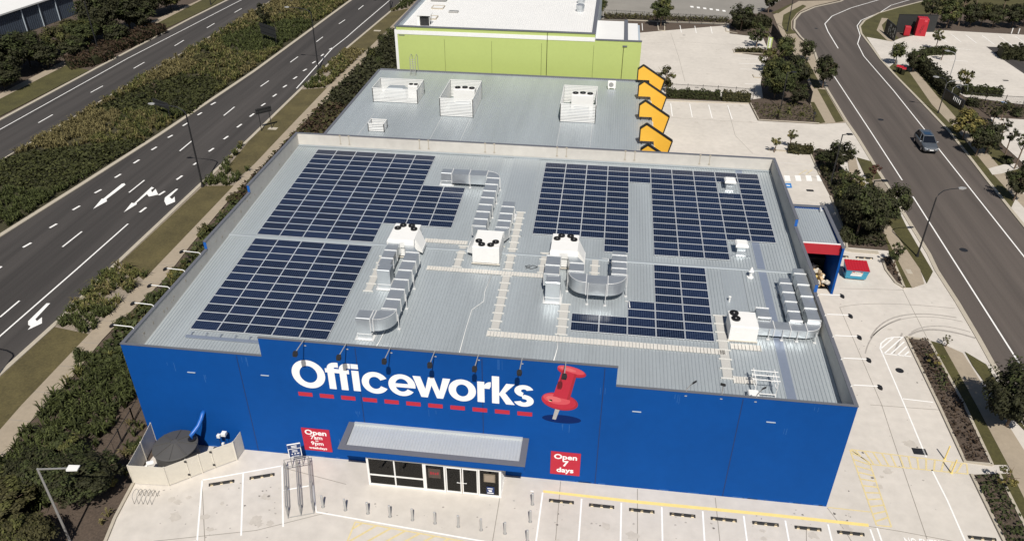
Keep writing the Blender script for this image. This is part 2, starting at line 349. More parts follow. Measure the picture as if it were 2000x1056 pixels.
# right of the right road
RV = GP(RR[2:])
sheet('verge', 'turf', RV + GP([(2300, 680), (2060, 400), (1960, 300), (1880, 200), (1830, 160), (1790, 110), (1740, 60), (1830, 22), (2050, 12), (2050, -60), (2000, -75), (1860, -22)]), 0.04)
sheet('footpath', 'path', GP([(1722, 36), (1735, 37), (1722, 50), (1726, 62), (1745, 82), (1733, 80), (1712, 60)]), 0.055)
sheet('footpath', 'path', GP([(1770, 133), (1785, 133), (1830, 188), (1880, 245), (1925, 295), (1955, 330), (1995, 375), (2060, 440), (2045, 455), (1975, 380), (1925, 325), (1875, 262), (1820, 205)]), 0.055)
sheet('driveway', 'concrete', GP([(1692, 73), (1742, 82), (1760, 75), (1815, 64), (1825, 90), (1800, 100), (1772, 110), (1778, 128), (1770, 132), (1745, 125), (1734, 134)]), 0.05)
sheet('car_park', 'concrete', GP([(1805, 62), (1840, 60), (2200, 80), (2300, 300), (2000, 205), (1885, 190), (1862, 176), (1800, 100)]), 0.048)
sheet('car_park', 'asphalt', GP([(1926, 92), (2100, 98), (2200, 200), (2050, 170), (2000, 145), (1960, 118)]), 0.052)  # a canopy's cast shadow, put down as a dark asphalt-coloured sheet
sheet('car_park', 'concrete', GP([(1935, 230), (2150, 244), (2250, 400), (2010, 330), (1960, 285), (1940, 258)]), 0.05)
sheet('garden_bed', 'mulch', GP([(1895, 195), (2020, 208), (2060, 226), (1935, 230), (1915, 215)]), 0.052)
sheet('driveway', 'concrete', GP([(1973, 410), (1990, 375), (2100, 390), (2200, 560), (2120, 590), (2005, 446)]), 0.05)
sheet('driveway', 'concrete', GP([(1930, 330), (1960, 322), (1985, 320), (1990, 330), (1955, 340), (1938, 342)]), 0.058)
k2 = MB()
for d, pts in ((0.2, RK[:11]), (-0.2, RR[2:])): ribbon(k2, offset_line(GP(pts), d if pts[0][0] < 1762 else -d), 0.35, 0.0, 0.075)
ribbon(k2, offset_line(GP(RK[10:-1]), 0.2), 0.4, 0.0, 0.06)
struct('kerb', k2, 'kerb')
k3 = MB()
for pts in ([(1466, 203), (1482, 235), (1600, 242)], [(1500, 293), (1582, 299), (1601, 342)], [(1622, 384), (1650, 455), (1654, 484)], [(1722, 505), (1730, 528), (1749, 553), (1766, 563)], [(1742, 505), (1766, 563)],
            [(1769, 659), (1833, 792), (1884, 902), (1937, 908)], [(1813, 665), (1882, 790), (1937, 908)], [(1769, 659), (1813, 665)], [(1897, 927), (1960, 1056), (2040, 1200)], [(1950, 925), (2015, 1056), (2080, 1190)],
            [(1416, 46), (1418, 62), (1440, 66)], [(1225, 40), (1416, 47)], [(1432, 97), (1434, 104), (1490, 106)], [(1300, 197), (1462, 203)], [(1284, 46), (1286, 60), (1298, 61), (1298, 47)], [(1470, 147), (1473, 152), (1490, 153)], [(60, 1330), (207, 1056), (225, 1012), (261, 944)]):
    ribbon(k3, GP(pts), 0.2, 0.0, 0.13)
ribbon(k3, GP([(1643, 486), (1665, 490), (1715, 494)]), 0.5, 0.0, 0.12)
struct('kerb', k3, 'kerb')
# slab joints
j2 = MB()
for a in ([(1095, 939), (1085, 1056), (1078, 1150)], [(1245, 954), (1245, 1056), (1245, 1150)], [(1397, 971), (1406, 1056), (1412, 1130)], [(1616, 991), (1650, 1035), (1690, 1100)], [(976, 972), (962, 1056), (950, 1150)],
          [(1763, 565), (1813, 664)], [(1640, 600), (1722, 790), (1745, 860), (1812, 1056), (1840, 1140)], [(1697, 1027), (1760, 1037), (1860, 1056), (2000, 1080)], [(676, 945), (550, 912)], [(395, 950), (400, 1056)], [(1640, 563), (1765, 566)], [(1700, 790), (1835, 800)],
          [(1575, 1028), (1575, 1080)], [(1310, 65), (1325, 110), (1338, 160)], [(1260, 85), (1325, 82), (1480, 90)], [(1420, 205), (1436, 265), (1470, 300)], [(1310, 230), (1480, 240)], [(640, 1000), (500, 1035), (300, 1056)]):
    ribbon(j2, GP(a), 0.045, 0.005)
struct('concrete_joint', j2, 'joint')
# tyre scuffs on the exit slab and drips in the bays
ts = MB()
def arc_px(a, b, c, n=14):
    A, B, Cc = G(*a), G(*b), G(*c); return [A * (1 - t) ** 2 + B * 2 * t * (1 - t) + Cc * t * t for t in [i / n for i in range(n + 1)]]
for a, b, c, wd in (((1700, 660), (1730, 595), (1868, 620), .13), ((1705, 655), (1760, 600), (1880, 628), .08), ((1775, 655), (1810, 630), (1905, 660), .22), ((1780, 648), (1820, 625), (1895, 648), .10), ((1640, 600), (1700, 585), (1865, 602), .07), ((1690, 690), (1700, 640), (1760, 622), .1), ((1745, 690), (1755, 670), (1762, 650), .15), ((1560, 340), (1590, 346), (1605, 350), .1)):
    ribbon(ts, arc_px(a, b, c), wd, 0.006)
rs = random.Random(3)
def splat(u, v, r, n=7):
    c = G(u, v); ph = rs.random() * 6
    ts.sheet([(c.x + r * rs.uniform(.5, 1.2) * cos(ph + 2 * pi * k / n), c.y + r * rs.uniform(.4, 1) * sin(ph + 2 * pi * k / n)) for k in range(n)], 0.0065 + rs.random() * .0005)
for i in range(150):
    u, v = rs.choice([(rs.gauss(1090 + 79 * rs.randrange(8), 12), rs.gauss(1015, 14)), (rs.uniform(600, 1050), rs.uniform(960, 1056)), (rs.uniform(1630, 1830), rs.uniform(590, 1000)), (rs.uniform(300, 560), rs.uniform(940, 1050)), (rs.uniform(1300, 1480), rs.uniform(70, 150))])
    if 560 < u < 1000 and v < 975: continue
    splat(u, v, rs.uniform(.02, .09))
struct('tyre_mark', ts, 'stain')
tk_ = ts; ts = MB()
for i in range(42):
    u, v = rs.choice([(rs.gauss(1095 + 79 * rs.randrange(8), 10), rs.gauss(1035, 16)), (rs.uniform(1650, 1820), rs.uniform(600, 1000)), (rs.uniform(330, 550), rs.uniform(960, 1050)), (rs.uniform(1300, 1480), rs.uniform(70, 150)), (rs.uniform(1320, 1470), rs.uniform(205, 240))]); splat(u, v, rs.uniform(.15, .5), 16)
struct('stain', ts, 'faint_stain'); ts = MB()
for i in range(34):
    u, v = rs.choice([(rs.gauss(1095 + 79 * rs.randrange(8), 9), rs.gauss(1012, 10)), (rs.uniform(1650, 1800), rs.uniform(620, 1000)), (rs.uniform(420, 540), rs.uniform(950, 1000)), (rs.uniform(1330, 1460), rs.uniform(75, 150))]); splat(u, v, rs.uniform(.03, .13))
struct('oil_spot', ts, 'oil_stain')
# ---------------------------------------------------------------- painted markings
wm = MB(); om = MB(); ym = MB(); yw = MB(); bm = MB()
def line(mb, pts, wd, z=0.0085): ribbon(mb, GP(pts), wd, z)
for d in ([(3, 520), (-14, 532)], [(45, 483), (61, 474)], [(97, 445), (111, 437)], [(142, 410), (156, 402)], [(185, 377), (198, 370)], [(224.5, 347), (236, 340)], [(261, 319), (272, 312)], [(296, 293), (306, 287)], [(328, 269), (337, 264)], [(357, 246), (367, 240)], [(386, 225), (394, 220)], [(412, 205), (421, 200)],
          [(273, 414.5), (285.5, 405)], [(310, 381), (322, 373.5)], [(345, 351), (356, 343)], [(378, 322), (385.5, 317)], [(408, 296), (417.5, 289.5)], [(437, 272), (445.5, 266)], [(463, 249), (472, 242.5)], [(488, 228), (496, 222)], [(510.5, 207), (518, 202)], [(533, 189), (540, 184)], [(553, 171), (560, 166.5)], [(573, 154.5), (580, 150)], [(592, 139), (599, 135)], [(610, 124), (616, 120)], [(627, 110), (632, 106)], [(643, 97), (649, 94)]):
    line(wm, d, 0.26)
for d in ([(122, 482), (160, 452)], [(252, 376), (282, 352)], [(351, 295), (375, 275)], [(437, 226), (458, 209)], [(509, 169), (525, 158)], [(567, 122), (582, 111)], [(618, 82), (630.5, 72.5)], [(662, 47), (674, 39)], [(700, 19), (710, 11)], [(0, 619), (38, 587)], [(-90, 690), (-40, 648)],
          [(75, 240), (103, 224)], [(177, 181), (201, 168)], [(261, 134), (282, 122)], [(341, 90), (359, 79)], [(404, 55), (419, 46)], [(458, 25), (472, 17)]):
    line(wm, d, 0.17)
line(wm, [(-120, 770), (0, 656), (147, 528), (250, 437)], 0.16); line(wm, [(579, 173), (649, 95), (676, 74), (700, 53), (760, 2), (840, -68)], 0.16)
line(wm, [(-200, 352), (0, 253), (250, 114), (472, 0), (640, -85)], 0.15)
line(wm, [(1777, 0), (1740, 11), (1720, 24), (1682, 40), (1674, 51), (1680, 70), (1675, 86), (1687, 110), (1745, 177), (1805, 252), (1832, 289), (2000, 501), (2200, 750)], 0.14, 0.0125)
line(wm, [(1717, 0), (1662, 16), (1625, 32), (1611, 47), (1617, 62), (1637, 95)], 0.16, 0.0125); line(wm, [(1629, 149), (1705, 264), (1762, 352)], 0.14, 0.0125); line(wm, [(1783, 384), (1875, 528), (1972, 680), (2100, 880)], 0.14, 0.0125)
for poly in ([(243, 358), (245, 361), (208, 389), (209, 393), (182, 408), (199, 388), (202, 388), (238, 359)],
             [(296, 365), (301, 367), (295, 371), (297, 376), (304, 369), (309, 380), (291, 384), (287, 379), (267, 396), (267, 399), (242, 414.5), (257, 396), (262, 397)],
             [(344, 369), (348, 369), (331, 385), (336, 389), (341, 384), (342, 394), (325, 401), (321, 393), (322, 386)],
             [(91, 592), (98, 592), (69, 623), (72, 627), (82, 619), (82, 631), (54, 644), (60, 637), (55, 634), (55, 627)]):
    wm.sheet([(p.x, p.y) for p in GP(poly)], 0.0085)
# front bays
for p in ([(395, 937), (551, 909)], [(395, 937), (385, 1056), (378, 1140)], [(475, 924), (471, 1045)], [(551, 909), (553, 1028)], [(553, 957), (603, 948)], [(611, 947), (618, 999), (1000, 1066)], [(1060, 961), (1047, 1056), (1040, 1110)],
          [(1136, 973), (1130, 1056), (1125, 1110)], [(1213.5, 981), (1212, 1056), (1211, 1110)], [(1292.5, 989.5), (1294, 1056), (1296, 1110)], [(1372.5, 997.5), (1376, 1056), (1379, 1110)], [(1452.5, 1006.5), (1459, 1056), (1464, 1110)], [(1533.7, 1015.7), (1541, 1056), (1549, 1110)], [(1617, 1023), (1625, 1056), (1640, 1110)], [(1699.5, 1032.5), (1708, 1056), (1725, 1110)], [(1713, 1030), (1722, 1056), (1740, 1110)],
          [(1036, 958), (1042, 959)], [(385, 1056), (330, 1062)]):
    line(wm, p, 0.11)
line(wm, [(1724, 691), (1765, 787), (1809, 892)], 0.11); line(wm, [(1820, 917), (1850, 976), (1885, 1056), (1910, 1120)], 0.11)
line(wm, [(1724, 690), (1780, 696)], 0.11); line(wm, [(1762, 778), (1822, 785)], 0.1)
line(wm, [(1724, 691), (1719, 680), (1721, 670), (1732, 661), (1745, 658), (1764, 658)], 0.12)
for a, b in (((1721, 680), (1745, 659)), ((1727, 690), (1762, 659)), ((1740, 691), (1766, 667)), ((1753, 693), (1771, 676)), ((1766, 694), (1775, 686))): line(wm, [a, b], 0.11)
# rear bays and crossing
for p in ([(1310, 202), (1313, 227)], [(1347, 203), (1352, 229)], [(1384, 205), (1391, 231)], [(1421, 206), (1430, 233)], [(1254, 46), (1255, 60)], [(1328, 50), (1331, 64)], [(1357, 51), (1360, 65)], [(1388, 52), (1391, 66)], [(1440, 114), (1482, 115)], [(1443, 124), (1482, 125)], [(1446, 135), (1480, 136)], [(1455, 164), (1490, 165)],
          [(1830, 70), (1850, 84)], [(1858, 68), (1877, 83)], [(1886, 69), (1907, 85)], [(1918, 70), (1942, 88)], [(1950, 71), (1975, 88)], [(1983, 72), (2010, 90)], [(1950, 254), (2060, 262)], [(1855, 95), (1895, 98)], [(1850, 118), (1890, 121)]):
    line(wm, p, 0.12, 0.056 if p[0][0] > 1800 else 0.0085)
for p in ([(1518, 317), (1582, 322)], [(1550, 392), (1620, 398)], [(1530, 336), (1596, 338)]): line(om, p, 0.1)
for u in (1531, 1552, 1573, 1594, 1615): wm.sheet([(p.x, p.y) for p in GP([(u, 342.5), (u + 11, 343), (u + 13.5, 354), (u + 2.5, 353.5)])], 0.0085)
for i in range(6): u = 1348 + i * 12.5; wm.sheet([(p.x, p.y) for p in GP([(u, 12 + i * 1.6), (u + 6, 12.5 + i * 1.6), (u + 7, 15.5 + i * 1.6), (u + 1, 15 + i * 1.6)])], 0.0125)
bm.sheet([(p.x, p.y) for p in GP([(1533, 358), (1545, 358), (1547, 367), (1535, 367)])], 0.0085); line(wm, [(1536, 362), (1543, 363)], 0.25, 0.0125)
bm.sheet([(p.x, p.y) for p in GP([(1955, 199), (1967, 200), (1971, 204), (1956, 203)])], 0.058); line(wm, [(1959, 201), (1966, 202)], 0.2, 0.062)
# yellow wheel-stop line and hatched walkways
ym.sheet([(p.x, p.y) for p in GP([(1061, 956.5), (1250, 977), (1500, 1001), (1696, 1022), (1697, 1028), (1500, 1007), (1250, 983), (1061, 961)])], 0.0085)
def hatch(mb, quad, n, slant, wd=0.12):
    a, b, c, d = [G(*q) for q in quad]        # a-b one long edge, d-c the other
    ribbon(mb, [a, b], 0.1, 0.0085); ribbon(mb, [d, c], 0.1, 0.0085); ribbon(mb, [a, d], 0.1, 0.0090); ribbon(mb, [b, c], 0.1, 0.0090)
    for i in range(n):
        t0 = (i + .5) / n; t1 = t0 + slant / n
        p, q = a.lerp(b, t0), d.lerp(c, t1)
        if t1 > 1: k = (1 - t0) / (t1 - t0); q = p.lerp(q, k)
        if t1 < 0: k = t0 / (t0 - t1); q = p.lerp(q, k)
        ribbon(mb, [p, q], wd, 0.0095)
hatch(yw, [(1660, 878), (1712, 1025), (1741, 1028), (1698, 902)], 11, -1.0)
hatch(yw, [(1662, 877), (1888, 905), (1890, 925), (1700, 906)], 13, -1.0)
hatch(yw, [(694, 1018), (1010, 1075), (990, 1110), (676, 1062)], 11, -1.6, 0.14)
line(yw, [(1617, 990), (1700, 999)], 0.08)
for o in range(2): line(yw, [(1575 + o * 12, 332 - o), (1560 + o * 14, 341)], 0.09)
struct('road_marking', wm, 'white_paint'); struct('road_marking', om, 'old_white_paint'); struct('road_marking', ym, 'yellow_paint'); struct('road_marking', yw, 'worn_yellow_paint'); struct('road_marking', bm, 'blue_sign_paint')
# drains and covers set in the paving
dr = MB()
def grate(u, v, w_, d_, z=0.0085, n=6):
    c = G(u, v)
    for i in range(n): dr.box(c.x - w_ / 2, c.y - d_ / 2 + i * d_ / n, z - .004, c.x + w_ / 2, c.y - d_ / 2 + (i + .6) * d_ / n, z)
    dr.sheet([(c.x - w_ / 2, c.y - d_ / 2), (c.x + w_ / 2, c.y - d_ / 2), (c.x + w_ / 2, c.y + d_ / 2), (c.x - w_ / 2, c.y + d_ / 2)], z - .003, 0)
grate(1796, 881, .95, .62); grate(1582, 372, .8, .5); grate(1222, 62, .4, .3); grate(1336, 69, .5, .25); grate(1361, 171, .6, .25); grate(1964, 158, .8, .5, .058)
for u, v, r, z in ((1757, 723, .32, .0085), (1882, 488, .40, .0125), (1720, 234, .40, .0125), (1594, 56, .32, .0125), (1692, 70, .25, .0125)):
    c = G(u, v); dr.cyl((c.x, c.y), r, 0.0, z, 18)
struct('drain_grate', dr, 'black_metal')
pt = MB()
for u, v, w_ in ((737, 61, 1.3), (533, 252, 1.2), (1775, 531, .5)): c = G(u, v); pt.box(c.x - w_ / 2, c.y - .4, 0.05, c.x + w_ / 2, c.y + .4, 0.075)
struct('service_pit', pt, 'kerb')
# ================================================================ THE STORE
W, D, H = 46.39, 32.70, 8.60
XA, XB, HR = 9.61, 32.16, 10.05
Y1, Y2, H1, H2 = 12.16, 20.73, 9.30, 10.0
store = thing('store_building', 'large blue store with stepped parapet and white store name on its front wall', 'building')
f = MB()
EX0, EX1, EZ = 16.62, 25.18, 2.62
f.xz([(0, 0), (EX0, 0), (EX0, H), (0, H)], 0, 0.12)
f.xz([(EX1, 0), (W, 0), (W, H), (EX1, H)], 0, 0.12)
f.xz([(EX0, EZ), (EX1, EZ), (EX1, H), (EX0, H)], 0, 0.12)
f.xz([(XA, H), (XB, H), (XB, HR), (XA, HR)], 0, 0.12)
for x in (7.9, 15.9, 23.9, 31.4, 39.77):
    f.box(x - .028, -.004, 0.02, x + .028, 0.01, (HR if XA < x < XB else H) - .15, 1)
for x, z in ((4.2, 6.7), (9.3, 7.0), (33.3, 6.7), (41.4, 6.8)): f.box(x, -.05, z, x + .55, 0.01, z + .05, 2)
rw = random.Random(4)
for x, z, n_ in ((29.2, 5.1, 4), (3.1, 7.4, 2), (5.2, 6.6, 2), (15.4, 4.6, 3), (13.7, 1.9, 2), (42.5, 6.4, 2), (31.5, 8.4, 3), (20.5, 5.3, 2), (36.0, 8.35, 3), (8.4, 8.4, 3), (25.0, 9.9, 3), (44.0, 8.3, 2)):
    for k in range(n_): xx = x + rw.uniform(-.3, .3); l_ = rw.uniform(.2, .8); f.box(xx, -.003 - .0004 * k, z - l_, xx + rw.uniform(.015, .04), .005, z, 3)
for k in range(40): xx = rw.uniform(.2, 46); f.box(xx, -.0035, .03, xx + rw.uniform(.2, 1.2), .005, .03 + rw.uniform(.02, .09), 3) if not 14 < xx < 27.5 else None
f.build('front_wall', ['blue_wall', 'blue_dark', 'pale_blue_metal', 'wall_streak'], store)
def side(x0, x1, inner):
    m = MB(); poly = [(0.12, 0), (D, 0), (D, H2), (Y2, H2), (Y2, H1), (Y1, H1), (Y1, H), (0.12, H)]
    k = len(poly); m.loft([[(x1, y, z) for y, z in poly], [(x0, y, z) for y, z in poly]], 0)
    (m.m.__setitem__(k, 1) if inner == 'lo' else m.m.__setitem__(k + 1, 1))
    return m.build('side_wall', ['blue_wall', 'pale_panel'], store)
side(0, 0.2, 'lo'); side(W - 0.2, W, 'hi')
m = MB(); m.box(0.2, D - .2, 0, W - .2, D, H2, 0); m.m[2] = 1; m.build('rear_wall', ['blue_wall', 'pale_panel'], store)
cp = MB()
def cap(x0, y0, x1, y1, z): cp.box(x0, y0, z, x1, y1, z + .05)
cap(-.03, -.03, XA, .13, H); cap(XB, -.03, W + .03, .13, H); cap(XA - .03, -.03, XB + .03, .13, HR)
for x0, x1 in ((-.03, .22), (W - .22, W + .03)):
    cap(x0, .132, x1, Y1, H); cap(x0, Y1 - .04, x1, Y2, H1); cap(x0, Y2 - .04, x1, D - .222, H2)
cap(-.03, D - .22, W + .03, D + .03, H2)
cp.build('coping', 'coping', store)
# step ends of the side parapets, painted blue
for x0, x1 in ((-.012, .212), (W - .212, W + .012)):
    MB().box(x0, Y1 - .014, H + .07, x1, Y1 + .002, H1 - .002).build('parapet_step', 'blue_pipe', store); MB().box(x0, Y2 - .014, H1 + .07, x1, Y2 + .002, H2 - .002).build('parapet_step', 'blue_pipe', store)
rf = MB(); ribbed(rf, .2, 42.9, .2, D - .2, rz); ribbed(rf, 43.5, W - .2, .2, D - .2, rz)
rf.add([(42.9, .2, rz(.2) + .01), (43.5, .2, rz(.2) + .01), (43.5, D - .2, rz(D - .2) + .01), (42.9, D - .2, rz(D - .2) + .01)], [(0, 1, 2, 3)], 1)
# smooth sheets among the ribs and the lap flashing across the roof
for x0, x1, y0, y1 in ((19.6, 20.9, 27.6, D - .3), (21.9, 24.4, 18.5, D - .3), (40.0, 41.6, 8, 15.6)):
    rf.add([(x0, y0, rz(y0) + .042), (x1, y0, rz(y0) + .042), (x1, y1, rz(y1) + .042), (x0, y1, rz(y1) + .042)], [(0, 1, 2, 3)], 2)
rt = rf.build('roof', ['roof_metal', 'gutter_metal', 'roof_flat'], store)
fl = MB(); z = rz(15.85)
fl.loft([[(x, 15.70, z + .02), (x, 15.74, z + .10), (x, 15.96, z + .115), (x, 16.0, z + .04)] for x in (.22, W - .22)], 0)
for yy in (D - .24,): fl.box(.21, yy - .25, rz(yy) + .04, W - .21, yy, rz(yy) + .12)
fl.box(.205, .3, rz(0) + .02, .32, D - .5, rz(0) + .05)
fl.build('roof_flashing', 'roof_flat', rt)
# fixings and streaks cast into the back of the rear parapet
for x in (5.0, 13.0, 19.5, 26.5, 33.0, 40.0):
    zz = rz(D)
    for dx in (-.45, .45):
        MB().box(x + dx - .03, D - .225, zz + .3, x + dx + .03, D - .199, zz + 1.3).box(x + dx - .09, D - .235, zz + .3, x + dx + .09, D - .225, zz + .42).box(x + dx - .09, D - .235, zz + 1.18, x + dx + .09, D - .225, zz + 1.3).build('wall_bracket', 'kerb', store)
for k in range(26):
    y = random.uniform(1, 31); zz = rz(y) + random.uniform(.25, .8); MB().box(.199, y, zz, .206, y + random.uniform(.05, .2), zz + random.uniform(.05, .25)).build('wall_scar', 'kerb', store)
# entrance vestibule and its canopy
vb = MB(); FY = -2.0
vb.box(16.45, FY, 2.52, 25.35, 0, 2.72); vb.box(16.45, -1.9, 0, 16.55, -.002, 2.52)
vb.build('vestibule_roof', 'blue_wall', store)
it = MB(); it.box(16.5, 5.9, 0, 25.3, 6, 3.2); it.box(16.4, .21, 0, 16.5, 5.9, 3.2); it.box(25.3, .21, 0, 25.4, 5.9, 3.2); it.box(16.4, .21, 3.2, 25.4, 6, 3.3); it.box(16.56, FY + .1, .006, 25.25, 5.9, .012)
for x in (18.2, 21.0, 23.5): it.box(x, 2, .012, x + 1.4, 3, 1.2)
it.build('interior', 'interior', store)
wf = MB()
cols = [16.45, 18.29, 20.2, 21.62, 22.75, 23.88, 25.27]
def post(x, w_=.10, z1=2.52): wf.box(x - w_ / 2, FY, 0, x + w_ / 2, FY + .12, z1)
post(16.5, .14); post(18.29, .09); post(20.28, .22); post(21.62); post(23.88); post(25.27, .16)
wf.box(16.57, FY + .01, .002, 18.245, FY + .11, .14); wf.box(18.335, FY + .01, .002, 20.17, FY + .11, .14); wf.box(20.39, FY + .01, .002, 21.57, FY + .11, .14); wf.box(23.93, FY + .01, .002, 25.19, FY + .11, .14)
wf.box(16.57, FY + .01, .92, 18.245, FY + .11, 1.02); wf.box(18.335, FY + .01, .92, 20.17, FY + .11, 1.02)
wf.box(20.39, FY + .01, 2.36, 21.57, FY + .11, 2.5); wf.box(21.67, FY + .01, 2.36, 23.83, FY + .11, 2.5); wf.box(23.93, FY + .01, 2.36, 25.19, FY + .11, 2.5); wf.box(16.57, FY + .01, 2.42, 20.17, FY + .11, 2.5)
for y in (-1.35, -.7, -.06): wf.box(25.27, y - .05, 0, 25.35, y + .05, 2.52)
wf.box(25.275, FY + .13, .002, 25.345, -.12, .12)
wfo = wf.build('window_frame', 'white_metal', store)
g_ = bpy.data.materials.new('shop_glass'); g_.use_nodes = True; n_ = g_.node_tree.nodes; l_ = g_.node_tree.links
tr = n_.new('ShaderNodeBsdfTransparent'); tr.inputs[0].default_value = (.78, .74, .68, 1); gs = n_.new('ShaderNodeBsdfGlossy'); gs.inputs['Roughness'].default_value = .03
fr = n_.new('ShaderNodeFresnel'); fr.inputs[0].default_value = 1.5; mxs = n_.new('ShaderNodeMixShader'); l_.new(fr.outputs[0], mxs.inputs[0]); l_.new(tr.outputs[0], mxs.inputs[1]); l_.new(gs.outputs[0], mxs.inputs[2]); l_.new(mxs.outputs[0], n_['Material Output'].inputs[0]); M['shop_glass'] = g_
for q in ((16.57, .14, 18.245, .92), (18.335, .14, 20.17, .92), (16.57, 1.02, 18.245, 2.42), (18.335, 1.02, 20.17, 2.42), (20.39, .14, 21.57, 2.36), (23.93, .14, 25.19, 2.36)):
    MB().box(q[0], FY + .05, q[1], q[2], FY + .06, q[3]).build('glass_pane', 'shop_glass', store)
MB().box(25.30, -1.85, .12, 25.31, -.12, 2.5).build('glass_pane', 'shop_glass', store)
it2 = MB(); it2.box(16.75, FY + .35, .15, 17.35, FY + .42, 2.2); it2.build('display_panel', 'interior_pale', store)
for s_, (a, b) in enumerate(((21.70, 22.72), (22.78, 23.80))):
    d = MB(); d.box(a, FY + .02, .02, a + .07, FY + .08, 2.36); d.box(b - .07, FY + .02, .02, b, FY + .08, 2.36); d.box(a + .07, FY + .02, .02, b - .07, FY + .08, .16); d.box(a + .07, FY + .02, 2.26, b - .07, FY + .08, 2.36)
    do = d.build('door', 'white_metal', store); MB().box(a + .07, FY + .045, .16, b - .07, FY + .055, 2.26).build('glass_pane', 'shop_glass', do)
    hx = b - .30 if s_ == 0 else a - .02
    MB().tube([(hx, FY - .03, 1.05), (hx + .32, FY - .03, 1.05)], .02, 6).box(hx + .03, FY - .03, 1.04, hx + .06, FY + .02, 1.06).box(hx + .26, FY - .03, 1.04, hx + .29, FY + .02, 1.06).build('handle', 'white_metal', do)
CX0, CX1, CY, CZ = 14.88, 26.86, -2.42, 3.60
cf = MB()
cf.box(CX0, CY, CZ - .62, CX1, CY + .12, CZ - .06, 1); cf.box(CX0, CY + .12, CZ - .62, CX0 + .12, -.002, CZ - .06, 1); cf.box(CX1 - .12, CY + .12, CZ - .62, CX1, -.002, CZ - .06, 1)
cf.box(CX0 - .05, CY - .05, CZ - .06, CX1 + .05, CY + .34, CZ, 0); cf.box(CX0 - .05, CY + .34, CZ - .06, CX0 + .36, -.002, CZ, 0); cf.box(CX1 - .36, CY + .34, CZ - .06, CX1 + .05, -.002, CZ, 0)
cf.box(CX0 + .12, CY + .12, CZ - .60, CX1 - .12, -.002, CZ - .54, 1)
cn = cf.build('canopy', ['coping', 'blue_wall'], store)
cr = MB(); ribbed(cr, CX0 + .36, CX1 - .36, CY + .34, -.004, lambda y: CZ - .13 + .03 * (y + 2), .2, .03)
cr.box(CX0 + .36, -.16, CZ - .07, CX1 - .36, -.006, CZ + .06); cr.build('canopy_roof', 'canopy_metal', cn)
# store name, dashes and pin emblem on the front wall
class Pen:
    def __init__(s): s.b = MB(); s.k = 0
    def lay(s): s.k += 1; return -.006 - .0012 * (s.k % 9)
    def poly(s, pts, m=0): y = s.lay(); s.b.xz(pts, y, 0.0, m)
    def arc(s, cx, cz, rx, rz_, w_, a0, a1, n=40, wz=None, m=0):
        y = s.lay(); wz = wz or w_; pts = []
        for i in range(n + 1):
            a = radians(a0 + (a1 - a0) * i / n); pts.append(((cx + rx * cos(a), cz + rz_ * sin(a)), (cx + (rx - w_) * cos(a), cz + (rz_ - wz) * sin(a))))
        vs = []; 
        for o_, i_ in pts: vs += [(o_[0], y, o_[1]), (i_[0], y, i_[1])]
        s.b.add(vs, [(2 * i, 2 * i + 1, 2 * i + 3, 2 * i + 2) for i in range(n)], m)
p = Pen(); BZ, XH, CH = 6.37, 8.05, 8.58
p.arc(12.56, 7.43, 1.11, 1.16, .52, 0, 360, 48, .46)
for x in (13.86, 14.66):                                             # f f
    p.poly([(x, BZ), (x + .46, BZ), (x + .46, 8.10), (x, 8.10)]); p.arc(x + .56, 8.06, .56, .52, .46, 90, 180, 14, .38)
    p.poly([(x + .555, 8.19), (x + .76, 8.19), (x + .76, 8.58), (x + .555, 8.58)])
p.poly([(13.72, 7.74), (15.30, 7.74), (15.30, 8.06), (13.72, 8.06)])
p.poly([(15.46, BZ), (15.93, BZ), (15.93, 8.05), (15.46, 8.05)]); p.poly([(15.46, 8.20), (15.93, 8.20), (15.93, 8.58), (15.46, 8.58)])
p.arc(16.95, 7.2, .88, .90, .47, 28, 332, 40, .40)
p.arc(18.70, 7.2, .88, .90, .45, 0, 326, 44, .37); p.poly([(18.2, 7.02), (19.58, 7.02), (19.58, 7.32), (18.2, 7.32)])
p.poly([(19.44, XH), (19.94, XH), (20.24, 6.98), (20.10, BZ), (19.92, BZ)]); p.poly([(20.06, BZ), (20.34, BZ), (20.82, XH), (20.44, XH)])
p.poly([(20.44, XH), (20.82, XH), (21.30, BZ), (20.94, BZ)]); p.poly([(20.98, BZ), (21.34, BZ), (21.86, XH), (21.38, XH)])
p.arc(22.60, 7.2, .88, .90, .48, 0, 360, 44, .41)
p.poly([(23.57, BZ), (24.02, BZ), (24.02, XH), (23.57, XH)]); p.arc(24.42, 7.52, .46, .56, .40, 88, 180, 14, .40)
p.poly([(24.50, BZ), (24.96, BZ), (24.96, CH), (24.50, CH)]); p.poly([(24.9, 7.10), (25.1, 7.0), (25.93, 8.05), (25.40, 8.05)]); p.poly([(24.92, 7.22), (25.26, 7.42), (25.95, BZ), (25.40, BZ)])
p.arc(26.52, 7.60, .60, .48, .42, 15, 262, 26, .34); p.arc(26.52, 6.80, .63, .49, .43, -165, 90, 26, .35)
p.poly([(26.40, 7.125), (26.53, 7.29), (26.53, 6.96), (26.44, 6.95)])
p.b.build('store_name_lettering', 'sign_white', store, label='large white store name lettering')
for i in range(11):
    x = 11.64 + 1.448 * i; MB().box(x, -.008, 5.53, x + .95, 0, 5.86).build('dash', 'sign_red', store)
e = Pen()
def ell(cx, cz, rx, rz_, n=36, a0=0, a1=360, rot_=0): return [(cx + rx * cos(radians(a0 + (a1 - a0) * i / n)) * cos(rot_) - rz_ * sin(radians(a0 + (a1 - a0) * i / n)) * sin(rot_), cz + rx * cos(radians(a0 + (a1 - a0) * i / n)) * sin(rot_) + rz_ * sin(radians(a0 + (a1 - a0) * i / n)) * cos(rot_)) for i in range(n if a1 - a0 == 360 else n + 1)]
e.poly(ell(28.95, 5.53, 1.24, .34), 3)
